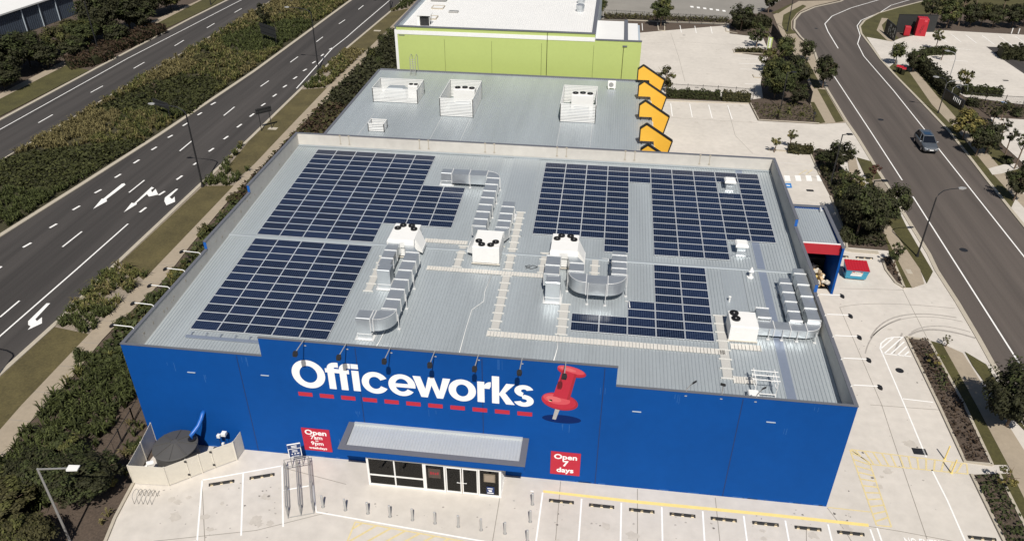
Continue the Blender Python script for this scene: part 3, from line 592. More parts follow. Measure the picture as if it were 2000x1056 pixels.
e.poly([(28.36, 5.48), (28.58, 5.44), (28.86, 6.55), (28.56, 6.62)], 4)
e.poly(ell(28.78, 6.98, 1.16, .68, rot_=-.19), 2); e.poly(ell(28.72, 7.03, 1.09, .63, rot_=-.19), 0); e.poly(ell(28.58, 7.16, .86, .40, rot_=-.19), 1); e.poly(ell(28.40, 7.16, .48, .22, rot_=-.19), 6)
bl0, bl1, tl0, tl1 = (28.34, 7.38), (29.38, 7.18), (28.84, 9.52), (29.74, 9.28)
def lerp2(a, b, t): return (a[0] + (b[0] - a[0]) * t, a[1] + (b[1] - a[1]) * t)
for t0, t1, mi_ in ((0, 1, 2), (0, .84, 0), (.02, .62, 1), (.12, .34, 6)): e.poly([lerp2(bl0, bl1, t0), lerp2(bl0, bl1, t1), lerp2(tl0, tl1, t1), lerp2(tl0, tl1, t0)], mi_)
e.poly(ell(29.42, 9.44, .90, .37, rot_=-.24), 2); e.poly(ell(29.40, 9.50, .88, .33, rot_=-.24), 0); e.poly(ell(29.38, 9.58, .84, .24, rot_=-.24), 1); e.poly(ell(29.2, 9.62, .5, .12, rot_=-.24), 6)
e.poly(ell(28.20, 7.02, .12, .08), 5)
e.b.build('pin_emblem', ['sign_red', 'red_light', 'red_dark', 'pin_shadow', 'galv', 'reflector', 'red_pale'], store, label='red push pin emblem painted on the wall')
def text_mesh(name, body, size, m, parent, loc, rot_, bold=0.02, extrude=0.004, align='CENTER', label=None, sx=1.0):
    cu = bpy.data.curves.new(name, 'FONT'); cu.body = body; cu.size = size; cu.offset = bold; cu.extrude = extrude; cu.align_x = align; cu.align_y = 'CENTER'; cu.resolution_u = 3; cu.space_line = .8
    to = bpy.data.objects.new(name + '_curve', cu); C.objects.link(to)
    me = bpy.data.meshes.new_from_object(to.evaluated_get(bpy.context.evaluated_depsgraph_get())); me.name = name
    C.objects.unlink(to); bpy.data.objects.remove(to)
    me.materials.clear(); me.materials.append(M[m]); o = bpy.data.objects.new(name, me); C.objects.link(o)
    if parent: o.parent = parent
    o.location = loc; o.rotation_euler = rot_; o.scale = (sx, 1, 1)
    if label: o['label'] = label
    return o
R90 = (radians(90), 0, 0)
def wall_sign(x, z, label, rows):
    t = MB().box(-.98, -.05, 0, .98, 0, 2.03).build('wall_sign', 'sign_red', None, (x, -.002, z)); tag(t, label, 'sign')
    for body, s_, zz, b in rows: text_mesh('lettering', body, s_, 'sign_white', t, (0, -.056, zz), R90, b, sx=1.12)
wall_sign(12.36, .63, 'red wall sign with white opening hours for weekdays, left of the entrance canopy', (('Open', .60, 1.68, .016), ('7am', .46, 1.23, .008), ('to', .22, .95, .004), ('9pm', .46, .69, .008), ('weekdays', .29, .26, .006)))
wall_sign(29.35, .63, 'red wall sign reading Open 7 days, below the painted push pin', (('Open', .60, 1.62, .016), ('7', .66, 1.02, .022), ('days', .58, .42, .016)))
po = MB().box(20.55, FY - .004, 1.25, 21.35, FY + .048, 2.05).build('notice_poster', 'poster_brown', None); tag(po, 'brown poster with red lettering on the entrance glass left of the doors', 'poster')
pb = MB()
for k in range(4): pb.box(20.68 + k * .15, FY - .008, 1.55 + .03 * (k % 2), 20.78 + k * .15, FY - .004, 1.80 - .03 * (k % 3))
pb.build('printed_block', 'red_dark', po)
po2 = MB().box(24.2, FY - .004, 1.35, 24.95, FY + .048, 2.05).build('notice_poster', 'poster_beige', None); tag(po2, 'beige notice with lines of small print on the glass right of the doors', 'poster')
l2 = MB()
for k in range(9): l2.box(24.27, FY - .008, 1.43 + k * .064, 24.88, FY - .004, 1.45 + k * .064)
l2.build('printed_lines', 'interior', po2)
po3 = MB().box(24.38, FY - .004, .25, 24.88, FY + .048, .88).build('notice_poster', 'navy', None); tag(po3, 'small navy notice with white print low on the glass right of the doors', 'poster')
l3 = MB()
for a, b, z0 in ((.05, .40, .74), (.1, .36, .56), (.16, .34, .48), (.04, .46, .33)): l3.box(24.38 + a, FY - .008, z0, 24.38 + b, FY - .004, z0 + .07)
l3.build('printed_lines', 'sign_white', po3)
# ---------------------------------------------------------------- recycling bay on the right side of the store
sh = thing('loading_shelter', 'lean-to loading shelter with ribbed roof and red fascia beside the store', 'shelter', (0, 0, 0))
sx0, sx1, sy0, sy1, shz = W + .06, 52.25, 26.0, 33.6, 4.9
m = MB(); m.box(sx1 - .2, sy0 - .4, 0, sx1, sy1, shz - .05); m.box(sx0, sy1 - .2, 0, sx1 - .2, sy1, shz - .05); m.build('side_wall', 'blue_wall', sh)
m = MB(); ribbed(m, sx0 + .1, sx1 - .24, sy0 + .25, sy1 - .3, lambda y: shz - .35 + .02 * (y - sy0), .23, .035); m.build('roof', 'roof_metal', sh)
m = MB(); m.box(sx1 - .26, sy0 - .4, shz - .05, sx1 + .05, sy1 + .05, shz + .05); m.box(sx0, sy1 - .26, shz - .05, sx1 - .26, sy1 + .05, shz + .05); m.build('coping', 'coping', sh)
m = MB(); m.box(sx0, sy0 - .05, shz - .95, sx1 - .2, sy0 + .22, shz - .02); m.build('fascia', 'red', sh)
m = MB(); m.box(sx0, sy0 + .1, shz, sx1 - .26, sy0 + .24, shz + .06); m.build('gutter', 'white_metal', sh); m = MB(); m.tube([(51.6, 33.0, shz - .2), (51.6, 33.0, shz + .15), (51.6, 32.4, shz + .15)], .06); m.build('gutter_pipe', 'white_metal', sh)
m = MB()
rr = random.Random(11)
for k in range(90):
    y = 26.2 + rr.random() * 4.6; x = 51.25 - (y - 26.2) * .2 + (rr.random() - .5) * 1.25; z = rr.random() * (1.2 - abs(x - 51.25 + (y - 26.2) * .2) * .9); s_ = rr.uniform(.12, .34)
    q = Euler((rr.random() * 3, rr.random() * 3, rr.random() * 3)).to_matrix(); vs = [Vector((x, y, z + .1)) + q @ Vector((a * s_, b * s_ * .7, c * s_ * .35)) for a, b, c in ((-1, -1, -1), (1, -1, -1), (1, 1, -1), (-1, 1, -1), (-1, -1, 1), (1, -1, 1), (1, 1, 1), (-1, 1, 1))]
    vs = [(v.x, v.y, max(v.z, .012)) for v in vs]
    m.add(vs, [(0, 3, 2, 1), (4, 5, 6, 7), (0, 1, 5, 4), (1, 2, 6, 5), (2, 3, 7, 6), (3, 0, 4, 7)], rr.choice((0, 0, 0, 1, 1, 2)))
tag(m.build('cardboard_heap', ['cardboard', 'cream_metal', 'yellow_paint'], kind='stuff'), 'heap of flattened cardboard and packaging inside the loading shelter', 'waste heap')
t = thing('shade_block', 'added black block darkening the back of the loading shelter', 'shade block', (50.2, 31.2, .012))  # added block, there only so the back of the shelter reads black
MB().loft([[(-1.7, -1.9, 0), (1.75, -1.9, 0), (1.75, 2.0, 0), (-1.7, 2.0, 0)], [(-1.8, -2.1, 1.7), (1.8, -2.1, 1.7), (1.8, 2.1, 1.7), (-1.8, 2.1, 1.7)]]).build('shade_block_body', 'black', t)
sheet('shelter_floor_shade', 'rubber', [(46.6, 26.4), (52.0, 26.4), (52.0, 33.4), (46.6, 33.4)], .009)  # shade inside the shelter, laid over the concrete as a black sheet
# ================================================================ SOLAR PANELS
AX, AY, PA, PB = 2.4521, 31.6, 1.9789, 0.97388
tilt = math.atan(RSL)
fm = MB(); a_, b_ = 1.952 / 2, .950 / 2
for x0, y0, x1, y1 in ((-a_, -b_, a_, -b_ + .025), (-a_, b_ - .025, a_, b_), (-a_, -b_ + .025, -a_ + .025, b_ - .025), (a_ - .025, -b_ + .025, a_, b_ - .025)): fm.box(x0, y0, .075, x1, y1, .115)
for y in (-.28, .28): fm.box(-a_ + .03, y - .02, .03, a_ - .03, y + .02, .075)
pan = fm.build('solar_panel', 'panel_frame'); pan['category'] = 'solar panel'
gls = MB().box(-a_ + .025, -b_ + .025, .09, a_ - .025, b_ - .025, .108).build('cell_glass', 'solar_cells', pan)
KIDS[pan.name] = [gls]
used = False
ARR = (('left rear array', AX + .02, AY, [(c, r) for c in range(5) for r in range(16)] + [(5, r) for r in range(13)] + [(c, r) for c in (6, 7) for r in range(6, 13)]),
       ('left front array', AX + .15, 15.47, [(c, r) for c in range(5) for r in range(12)]),
       ('right rear array', AX + 11.43 * PA, 31.52, [(c, r) for c in range(3) for r in range(13)] + [(3, r) for r in range(15)] + [(4, r) for r in range(3)] + [(c, r) for c in (5, 6, 7) for r in range(15)] + [(8, r) for r in range(12) if r not in (2, 3)] + [(9, r) for r in range(12)]),
       ('right front array', AX + 13.40 * PA, 15.60, [(c, r) for c in (0, 1) for r in (7, 8)] + [(2, r) for r in (5, 6, 7, 8)] + [(c, r) for c in (3, 4) for r in range(9)]))
for nm, x0, y0, cells in ARR:
    for c, r in cells:
        x = x0 + (c + .5) * PA; y = y0 - (r + .5) * PB
        o = pan if not used else copy_tree(pan); used = True
        o.location = (x, y, rz(y)); o.rotation_euler = (tilt, 0, 0)
        o['label'] = f'dark blue solar panel, {ORD[r]} row from back, {ORD[c]} column from left, {nm}'; o['group'] = 'solar panels on the store roof'
# cable tray in front of the left front array
ct = thing('cable_tray', 'long grey cable tray with bent brackets before the left front solar array', 'cable tray', (2.7, 3.0, rz(3.0)))
MB().box(0, -.10, .06, 9.0, .12, .16).build('tray', 'gutter_metal', ct)
for k in range(9): MB().tube([(.3 + k * 1.05, .1, .12), (.3 + k * 1.05, .35, .24), (.34 + k * 1.05, .55, .06)], .025, 6).build('bracket', 'gutter_metal', ct)
# ================================================================ ROOF WALKWAYS
def walkway(x0, y0, x1, y1, wd, label, rungs=True):
    cx, cy = (x0 + x1) / 2, (y0 + y1) / 2; L_ = hypot(x1 - x0, y1 - y0); along_x = abs(x1 - x0) > abs(y1 - y0)
    t = thing('roof_walkway', label, 'walkway', (cx, cy, rz(cy)), group='perforated walkways on the store roof'); t.rotation_euler = (tilt, 0, 0)
    g = MB(); bt = 'batten'
    n = max(2, round(L_ / .95))
    for i in range(n):
        a = -L_ / 2 + i * L_ / n + .02; b = a + L_ / n - .04
        if along_x:
            for q in range(4): g.box(a + (b - a) * q / 4, -wd / 2, .055, a + (b - a) * (q + .86) / 4, wd / 2, .085)
        else: g.box(-wd / 2, a, .055, wd / 2, b, .085)
    for i in range(n + 1):
        a = -L_ / 2 + i * L_ / n
        r_ = MB()
        if along_x: r_.box(a - .02, -wd / 2 - .03, .03, a + .02, wd / 2 + .03, .10)
        else: r_.box(-wd / 2 - .14, a - .035, .03, wd / 2 + .14, a + .035, .105)
        r_.build('batten', bt, t)
    g.build('grating', 'walk_pale' if along_x else 'grating', t)
walkway(23.3, 5.95, 39.5, 5.8, .54, 'long cream walkway running across the roof in front of the right front array')
walkway(23.75, 6.35, 23.75, 12.75, .55, 'walkway with rungs leading forward from the middle air conditioner')
walkway(17.5, 13.1, 26.55, 13.1, .48, 'cream walkway across the roof in front of the middle air conditioner')
walkway(16.5, 16.9, 20.0, 16.9, .5, 'short cream walkway between the left and middle air conditioners')
walkway(28.4, 6.35, 28.4, 9.8, .6, 'walkway with rungs beside the long forward duct of the right air conditioner')
walkway(39.4, 3.3, 39.4, 9.8, .6, 'walkway with rungs left of the small two fan air conditioner')
walkway(39.75, 3.25, 41.1, 3.25, .6, 'short walkway leading to the white roof access rails')
walkway(23.75, 13.6, 23.75, 22.2, .55, 'walkway with rungs along the right side of the middle air conditioner')
walkway(19.75, 13.5, 19.75, 16.4, .5, 'walkway with rungs along the left side of the middle air conditioner')
walkway(13.75, 9.6, 13.75, 14.2, .5, 'walkway with rungs left of the ducts of the left air conditioner')
walkway(26.4, 13.5, 26.4, 16.2, .5, 'walkway with rungs along the left side of the right air conditioner')
walkway(30.4, 13.0, 30.4, 15.9, .5, 'walkway with rungs along the right side of the right air conditioner')
walkway(39.9, 6.55, 41.9, 6.55, .55, 'cream walkway in front of the small two fan air conditioner')
# ================================================================ AIR CONDITIONERS AND DUCTS
def fan(parent, x, y, z, r):
    m = MB(); n = 20
    ring = [[(x + rr_ * cos(2 * pi * k / n), y + rr_ * sin(2 * pi * k / n), zz) for k in range(n)] for rr_, zz in ((r, z), (r, z + .09), (r * .86, z + .09), (r * .86, z + .02))]
    m.loft(ring, 0)
    for k in range(5):
        a = 2 * pi * k / 5; m.add([(x + r * .15 * cos(a), y + r * .15 * sin(a), z + .03), (x + r * .8 * cos(a), y + r * .8 * sin(a), z + .03), (x + r * .8 * cos(a + .6), y + r * .8 * sin(a + .6), z + .06), (x + r * .15 * cos(a + .6), y + r * .15 * sin(a + .6), z + .06)], [(0, 1, 2, 3)], 1)
    m.cyl((x, y), r * .16, z + .02, z + .085, 10, 2)
    for rr_ in (.35, .55, .72):
        for k in range(n): a, b = 2 * pi * k / n, 2 * pi * (k + 1) / n; m.bar((x + r * rr_ * cos(a), y + r * rr_ * sin(a), z + .095), (x + r * rr_ * cos(b), y + r * rr_ * sin(b), z + .095), .012, .012)
    m.build('fan', ['black', 'black_metal', 'galv'], parent)
def rooftop_unit(x, y, rot, label):
    t = thing('air_conditioner', label, 'air conditioner', (x, y, rz(y)), rot, 'packaged air conditioners on the store roof')
    m = MB(); m.bevbox(-1.05, -1.3, .15, 1.05, 1.35, 1.56, .03); m.bevbox(-1.08, -1.42, .95, 1.08, -1.3, 1.5, .02); m.box(-1.055, .22, .9, 1.055, .235, 1.565); m.build('cabinet', 'white_metal', t)
    m = MB(); m.loft([[(1.05, -.95, .55), (1.05, .75, .55), (1.05, .75, 1.5), (1.05, -.95, 1.5)], [(1.6, -1.0, .35), (1.6, .3, .35), (1.6, .3, .62), (1.6, -1.0, .62)]], 0); m.loft([[(1.6, -1.0, .35), (1.6, .3, .35), (1.6, .3, .62), (1.6, -1.0, .62)], [(1.63, -1.0, .30), (1.63, .3, .30), (1.63, .3, .62), (1.63, -1.0, .62)]], 0); m.build('hood', 'white_metal', t)
    m = MB()
    for px, py in ((-.95, -1.2), (.95, -1.2), (-.95, 1.25), (.95, 1.25)): m.box(px - .08, py - .08, .02, px + .08, py + .08, .15)
    m.box(-1.12, -1.45, .06, 1.12, -1.38, .13); m.box(-1.12, 1.38, .06, 1.12, 1.45, .13); m.build('skid', 'cream_metal', t)
    for fx_, fy in ((-.66, .50), (-.34, 1.0), (.36, 1.0), (.66, .50)): fan(t, fx_, fy, 1.56, .275)
    for sx_ in (-1, 1): MB().box(min(.04 * sx_, .98 * sx_), 1.35, .28, max(.04 * sx_, .98 * sx_), 1.358, 1.45).box(.45 * sx_, 1.358, .85, .62 * sx_, 1.37, .89).build('access_door', 'white_metal', t)
    return t
rooftop_unit(15.2, 15.55, 0, 'left white rooftop air conditioner with four fans, nearest the left arrays')
rooftop_unit(21.95, 15.40, pi, 'middle white rooftop air conditioner, its four fans near its panelled front')
rooftop_unit(27.97, 15.55, 0, 'right white rooftop air conditioner with four fans, above the curved duct')
t = thing('air_conditioner', 'small white rooftop air conditioner with two fans near the right parapet', 'air conditioner', (40.72, 8.05, rz(8.05)), 0, 'packaged air conditioners on the store roof')
MB().bevbox(-.93, -.9, .12, .93, .95, 1.22, .03).build('cabinet', 'white_metal', t)
fan(t, -.55, .62, 1.22, .31); fan(t, -.50, -.02, 1.22, .31)
for a, b in ((-.85, .02), (.07, .88)): MB().box(a, -.908, .2, b, -.9, 1.12).box(a + .35, -.92, .72, a + .52, -.908, .76).build('access_door', 'white_metal', t)
MB().box(-1.0, -1.0, .02, 1.0, -.9, .12).box(-1.0, .9, .02, 1.0, 1.0, .12).build('skid', 'cream_metal', t)
class Duct:
    def __init__(s, label, x, y):
        s.o = (x, y, rz(y)); s.t = thing('air_duct', label, 'duct', s.o, 0, 'galvanised air ducts on the store roof'); s.b = MB(); s.fl = MB(); s.lg = MB()
    def quadz(s, x, y): return rz(y) - s.o[2]
    def seg(s, x0, y0, x1, y1, h0, h1, n=1, axis='y'):
        for i in range(n):
            if axis == 'y': a0, a1 = y0 + (y1 - y0) * i / n, y0 + (y1 - y0) * (i + 1) / n; r = (x0, a0, x1, a1)
            else: a0, a1 = x0 + (x1 - x0) * i / n, x0 + (x1 - x0) * (i + 1) / n; r = (a0, y0, a1, y1)
            xa, ya, xb, yb = r; z = s.quadz(xa, (ya + yb) / 2); ox, oy = s.o[:2]; xa -= ox; xb -= ox; ya -= oy; yb -= oy
            c = ((xa + xb) / 2, (ya + yb) / 2)
            B = [(xa, ya, z + h0), (xb, ya, z + h0), (xb, yb, z + h0), (xa, yb, z + h0), (xa, ya, z + h1), (xb, ya, z + h1), (xb, yb, z + h1), (xa, yb, z + h1), (c[0], c[1], z + h1 + .035), (c[0], ya - .025, z + (h0 + h1) / 2), (xa - .025, c[1], z + (h0 + h1) / 2), (xb + .025, c[1], z + (h0 + h1) / 2)]
            s.b.add(B, [(0, 3, 2, 1), (4, 5, 8), (5, 6, 8), (6, 7, 8), (7, 4, 8), (0, 1, 9), (1, 5, 9), (5, 4, 9), (4, 0, 9), (3, 0, 10), (0, 4, 10), (4, 7, 10), (7, 3, 10), (1, 2, 11), (2, 6, 11), (6, 5, 11), (5, 1, 11), (2, 3, 7, 6)])
            if axis == 'y': s.flange_y(xa, xb, yb, z + h0, z + h1); 
            else: s.flange_x(ya, yb, xb, z + h0, z + h1)
            if i == 0: (s.flange_y(xa, xb, ya, z + h0, z + h1) if axis == 'y' else s.flange_x(ya, yb, xa, z + h0, z + h1))
    def flange_y(s, xa, xb, y, z0, z1):
        m = MB()
        m.loft([[(p_[0], yy, p_[1]) for p_ in ((xa - .04, z0), (xa - .002, z0), (xa - .002, z1 + .003), (xb + .002, z1 + .003), (xb + .002, z0), (xb + .04, z0), (xb + .04, z1 + .045), (xa - .04, z1 + .045))] for yy in (y + .03, y - .03)])
        m.build('flange', 'duct_flange', s.t)
    def flange_x(s, ya, yb, x, z0, z1):
        m = MB()
        m.loft([[(xx, p_[0], p_[1]) for p_ in ((ya - .04, z0), (ya - .002, z0), (ya - .002, z1 + .003), (yb + .002, z1 + .003), (yb + .002, z0), (yb + .04, z0), (yb + .04, z1 + .045), (ya - .04, z1 + .045))] for xx in (x - .03, x + .03)])
        m.build('flange', 'duct_flange', s.t)
    def elbow(s, cx, cy, r, R, a0, a1, h0, h1, n=14):
        z = s.quadz(cx, cy); cx -= s.o[0]; cy -= s.o[1]; rings = []
        for i in range(n + 1):
            a = radians(a0 + (a1 - a0) * i / n); rings.append([(cx + rr_ * cos(a), cy + rr_ * sin(a), z + hh) for rr_, hh in ((r, h0), (R, h0), (R, h1), (r, h1))])
        s.b.loft(rings)
        for i in range(n):
            pass
        sm = MB(); sm.tube([Vector(r_[2]) for r_ in rings], .018, 5); sm.build('seam', 'duct_flange', s.t)
    def hood(s, xa, ya, xb, yb, h0, h1, xc, yc, xd, yd, g0, g1):      # tapered piece from one opening to another, along y
        z0 = s.quadz(xa, ya); z1 = s.quadz(xc, yc); ox, oy = s.o[:2]
        s.b.loft([[(xa - ox, ya - oy, z0 + h0), (xb - ox, yb - oy, z0 + h0), (xb - ox, yb - oy, z0 + h1), (xa - ox, ya - oy, z0 + h1)], [(xc - ox, yc - oy, z1 + g0), (xd - ox, yd - oy, z1 + g0), (xd - ox, yd - oy, z1 + g1), (xc - ox, yc - oy, z1 + g1)]])
    def drop(s, x0, y0, x1, y1, h):
        ox, oy = s.o[:2]; z = s.quadz(x0, y0); s.b.bevbox(x0 - ox, y0 - oy, z, x1 - ox, y1 - oy, z + h, .04); MB().box(x0 - ox - .03, y0 - oy - .03, z + .45, x1 - ox + .03, y1 - oy + .03, z + .48).build('flange', 'duct_flange', s.t)
        MB().box(x0 - ox - .16, y0 - oy - .16, z + .03, x1 - ox + .16, y1 - oy + .16, z + .09).build('roof_collar', 'duct_flange', s.t)
    def leg(s, x, y, h): lg = MB(); lg.tube([(x - s.o[0], y - s.o[1], s.quadz(x, y)), (x - s.o[0], y - s.o[1], s.quadz(x, y) + h)], .03, 6); lg.box(x - s.o[0] - .1, y - s.o[1] - .1, s.quadz(x, y) + .03, x - s.o[0] + .1, y - s.o[1] + .1, s.quadz(x, y) + .07); lg.build('support_leg', 'duct_flange', s.t)
    def done(s):
        s.b.build('duct_body', 'duct', s.t)
d = Duct('long galvanised duct with elbow and drop box in front of the left air conditioner', 16.5, 9)
d.hood(15.5, 14.1, 16.2, 14.1, .5, 1.3, 16.05, 12.6, 17.05, 12.6, .75, 1.72); d.seg(16.05, 5.55, 17.05, 12.6, .75, 1.72, 6)
d.elbow(15.75, 5.55, .3, 1.3, 0, -90, .75, 1.72); d.seg(15.55, 4.25, 15.75, 5.25, .75, 1.75, 1, 'x'); d.drop(14.55, 4.27, 15.55, 5.25, 1.80)
for y in (5.6, 7.9, 10.3): d.leg(17.12, y, 1.3)
d.done()
d = Duct('short galvanised duct with drop box, left of the long duct before the left air conditioner', 14.8, 12)
d.seg(14.25, 10.95, 15.15, 14.15, .55, 1.45, 3); d.drop(14.45, 10.0, 15.42, 10.95, 1.72); d.done()
d = Duct('long galvanised duct running back and turning left behind the middle air conditioner', 20.8, 22)
d.hood(20.3, 17.6, 21.4, 17.6, .35, 1.25, 20.9, 16.75, 21.7, 16.75, .4, 1.3); d.seg(20.3, 17.6, 21.4, 25.8, .35, 1.25, 7); d.elbow(20.2, 25.85, .1, 1.2, 0, 90, .35, 1.25); d.seg(17.0, 26.0, 20.2, 27.05, .35, 1.25, 2, 'x'); d.drop(15.98, 26.15, 17.0, 27.05, 1.25)
for x, y in ((18.68, 25.95), (21.45, 25.8), (21.45, 21), (21.45, 23.4)): d.leg(x, y, 1.24)
d.done()
d = Duct('short galvanised duct running back from the right side of the middle air conditioner', 22.8, 20)
d.hood(22.2, 17.7, 23.3, 17.7, .3, 1.2, 22.2, 16.75, 22.9, 16.75, .4, 1.3); d.seg(22.25, 17.7, 23.3, 21.1, .3, 1.2, 3); d.drop(22.25, 21.1, 23.28, 22.0, 1.2); d.done()
d = Duct('galvanised duct dropping to the roof left of the curved duct, right air conditioner', 27.4, 12)
d.hood(26.8, 13.4, 27.8, 13.4, .7, 1.7, 26.95, 14.15, 27.6, 14.15, .5, 1.3); d.seg(26.75, 10.9, 27.8, 13.4, .75, 1.75, 2); d.drop(26.95, 9.88, 28.0, 10.9, 1.8); d.done()
d = Duct('U shaped galvanised duct curving forward from the right air conditioner', 30.6, 12)
d.hood(28.5, 12.6, 29.6, 12.6, .75, 1.78, 28.3, 14.15, 29.0, 14.15, .5, 1.3); d.seg(28.53, 11.45, 29.6, 12.6, .75, 1.78, 1); d.elbow(29.85, 11.45, .25, 1.32, 180, 270, .75, 1.78); d.seg(29.85, 10.13, 31.4, 11.2, .75, 1.78, 1, 'x'); d.elbow(31.4, 11.45, .25, 1.32, -90, 0, .75, 1.78); d.seg(31.65, 11.45, 32.72, 14.0, .75, 1.78, 3); d.drop(31.67, 14.0, 32.68, 14.9, 1.6)
for x, y in ((28.45, 11.4), (30.0, 10.0), (31.3, 10.0), (32.8, 11.3)): d.leg(x, y, 1.9)
d.done()
d = Duct('forked galvanised duct with two long runs along the right parapet', 44.5, 9)
d.seg(41.75, 7.70, 45.0, 8.6, .25, .85, 3, 'x'); d.elbow(45.0, 8.75, .15, 1.05, -90, 0, .25, .85); d.seg(45.2, 8.75, 46.03, 14.4, .25, 1.0, 4); d.seg(44.0, 8.65, 44.8, 13.1, .25, .95, 4); d.drop(45.2, 14.4, 46.0, 15.1, 1.0); d.drop(44.02, 13.1, 44.78, 13.8, .95); d.seg(41.85, 8.75, 42.7, 9.9, .25, .95, 1); 
for x in (42.5, 43.4, 44.4, 45.6): d.leg(x, 7.6, .9)
d.done()
def cowl(x, y, label):
    t = thing('roof_vent', label, 'roof vent', (x, y, rz(y)), 0, 'box vents among the right solar panels')
    MB().loft([[(-.38, -.38, 0), (.38, -.38, 0), (.38, .38, 0), (-.38, .38, 0)], [(-.3, -.3, .35), (.3, -.3, .35), (.3, .3, .35), (-.3, .3, .35)], [(-.34, -.34, .75), (.34, -.34, .75), (.34, .34, .75), (-.34, .34, .75)]]).box(-.75, -.6, .03, .75, -.5, .07).build('stem', 'duct', t)
    MB().bevbox(-.5, -.5, .75, .5, .5, 1.0, .12).build('cap', 'white_metal', t)
cowl(41.95, 28.6, 'galvanised box vent in a gap of the right rear solar array'); cowl(41.8, 18.2, 'galvanised box vent standing in front of the right rear solar array')
t = thing('roof_pipe_vent', 'short white pipe vent with cowl by the roof lap near the right parapet', 'pipe vent', (42.2, 14.9, rz(14.9)))
MB().cyl((0, 0), .12, 0, .55, 12).cyl((0, 0), .25, .0, .06, 12).build('pipe', 'white_metal', t); MB().cyl((0, 0), .22, .55, .62, 12, 0, .17).cyl((0, 0), .17, .62, .9, 12, 0, .05).build('cowl', 'white_metal', t)
t = thing('roof_pipe_vent', 'tiny pale pipe vent alone on the ribs above the small air conditioner', 'pipe vent', (40.3, 11.6, rz(11.6))); MB().cyl((0, 0), .07, 0, .42, 10).build('pipe', 'white_metal', t); MB().cyl((0, 0), .10, .42, .47, 10).build('cap', 'white_metal', t)
# conduits lying on the roof
def conduit(pts, r, label, m='white_metal'):
    P = [Vector((x, y, rz(y) + .07)) for x, y in pts]; o = P[0].copy(); tag(MB().tube([q - o for q in P], r, 6).build('roof_conduit', m, None, o, smooth=True), label, 'conduit')
conduit([(22.6, 12.7), (22.4, 10.6), (22.5, 9.4), (21.8, 8.3), (21.75, 6.2), (21.75, 3.0)], .024, 'thin white conduit wandering forward from the middle walkway')
conduit([(28.2, 6.3), (28.25, 4.9), (28.1, 3.6)], .03, 'short white conduit below the long cream walkway')
conduit([(16.4, 7.6), (16.2, 5.6), (16.1, 4.0), (16.0, 3.4)], .03, 'white conduit beside the drop box of the left long duct')
conduit([(32.75, 10.7), (33.05, 10.6), (33.1, 9.9)], .05, 'white bent pipe at the right end of the curved duct')
conduit([(25.4, 14.4), (25.0, 14.2), (25.5, 13.9), (26.0, 14.2), (25.6, 14.4), (25.1, 13.9)], .02, 'loose coil of black cable between the middle and right air conditioners', 'black')
conduit([(30.9, 15.95), (31.4, 15.95), (31.5, 15.55), (32.0, 15.6)], .05, 'white bent pipe at the foot of the right rear solar array')
# access rails at the front right of the roof
t = thing('roof_access_rails', 'white tubular guard rails at the roof hatch near the front right parapet', 'guard rails', (41.5, 2.4, rz(2.4)))
for x in (-.65, .65):
    m = MB()
    m.tube([(x, -.5, 0), (x, -.5, 1.1), (x, .9, 1.1), (x, .9, 0)], .035, 8); m.tube([(x, -.5, .6), (x, .9, .6)], .03, 8); m.build('rail', 'white_metal', t)
for y in (-.2, .25, .7): MB().tube([(-.85, y, 1.1), (.85, y, 1.1)], .03, 8).build('rung', 'white_metal', t)
MB().tube([(-.65, .9, .6), (.65, .9, .6)], .03).tube([(-.65, -.5, .25), (.65, -.5, .25)], .03).build('rail', 'white_metal', t)
MB().bevbox(-1.1, -1.3, 0, -.45, -.5, .55, .05).build('hatch_box', 'white_metal', t)
# ---------------------------------------------------------------- sign floodlights on arms
def flood(base, tip, label, grp, head='black', arm='white_metal', rotz=0.0):
    b = Vector(base); d_ = Vector(tip) - b; t = thing('sign_floodlight', label, 'floodlight', b, 0, grp)
    MB().tube([(0, 0, -.35), (0, 0, .02), d_ * .08 + Vector((0, 0, .10)), d_], .032, 8).box(-.07, -.07, -.4, .07, .07, -.33).build('arm', arm, t)
    dn = d_.normalized(); side_ = dn.cross(Vector((0, 0, 1))).normalized(); m = MB(); c = d_; up = Vector((0, 0, 1))
    rg = []
    for k, s_ in ((-.05, .11), (.08, .16), (.24, .12)): rg.append([c + dn * k + side_ * a * s_ + up * (bb * .08 - .04 - k * .5) for a, bb in ((-1, -1), (1, -1), (1, 1), (-1, 1))])
    m.loft(rg); m.build('lamp_head', head, t)
for i, u in enumerate((594, 677, 763.5, 850, 935, 1020, 1105)):
    x = PY(u, 664 + (u - 594) * .096, 0).x
    flood((x, .06, 10.12), (x, -1.42, 10.36), f'black sign floodlight on grey arm over the front wall, {ORD[i]} from left', 'floodlights above the store name', arm='galv')
for i, (u, v) in enumerate(((392, 501), (361, 533), (332, 568), (301, 603), (261, 643))):
    q = PX(u, v, 0.0); z = H1 if q.y > Y1 else H
    flood((0.02, q.y, z + .08), (-1.35, q.y - .05, z + .28), f'floodlight on white arm over the left parapet, {ORD[4 - i]} from the front corner', 'floodlights along the left parapet')
for i, (u, v) in enumerate(((1596, 583.5), (1610, 623), (1625, 665), (1640, 713), (1660, 763))):
    q = PX(u, v, W); flood((W - .02, q.y, H + .08), (W + 1.55, q.y, H + .26), f'floodlight on white arm over the right parapet, {ORD[4 - i]} from the front corner', 'floodlights along the right parapet')
for i, (u, v, dx) in enumerate(((1341, 763, .30), (1410, 771, -.1), (1477, 778, .22))):
    x = PY(u, v, 0).x; flood((x, .06, H + .08), (x + dx, -.25, H + 1.05), f'upright black floodlight on the low front parapet right of the raised wall, {ORD[i]} from left', 'upright floodlights on the front parapet', arm='galv')
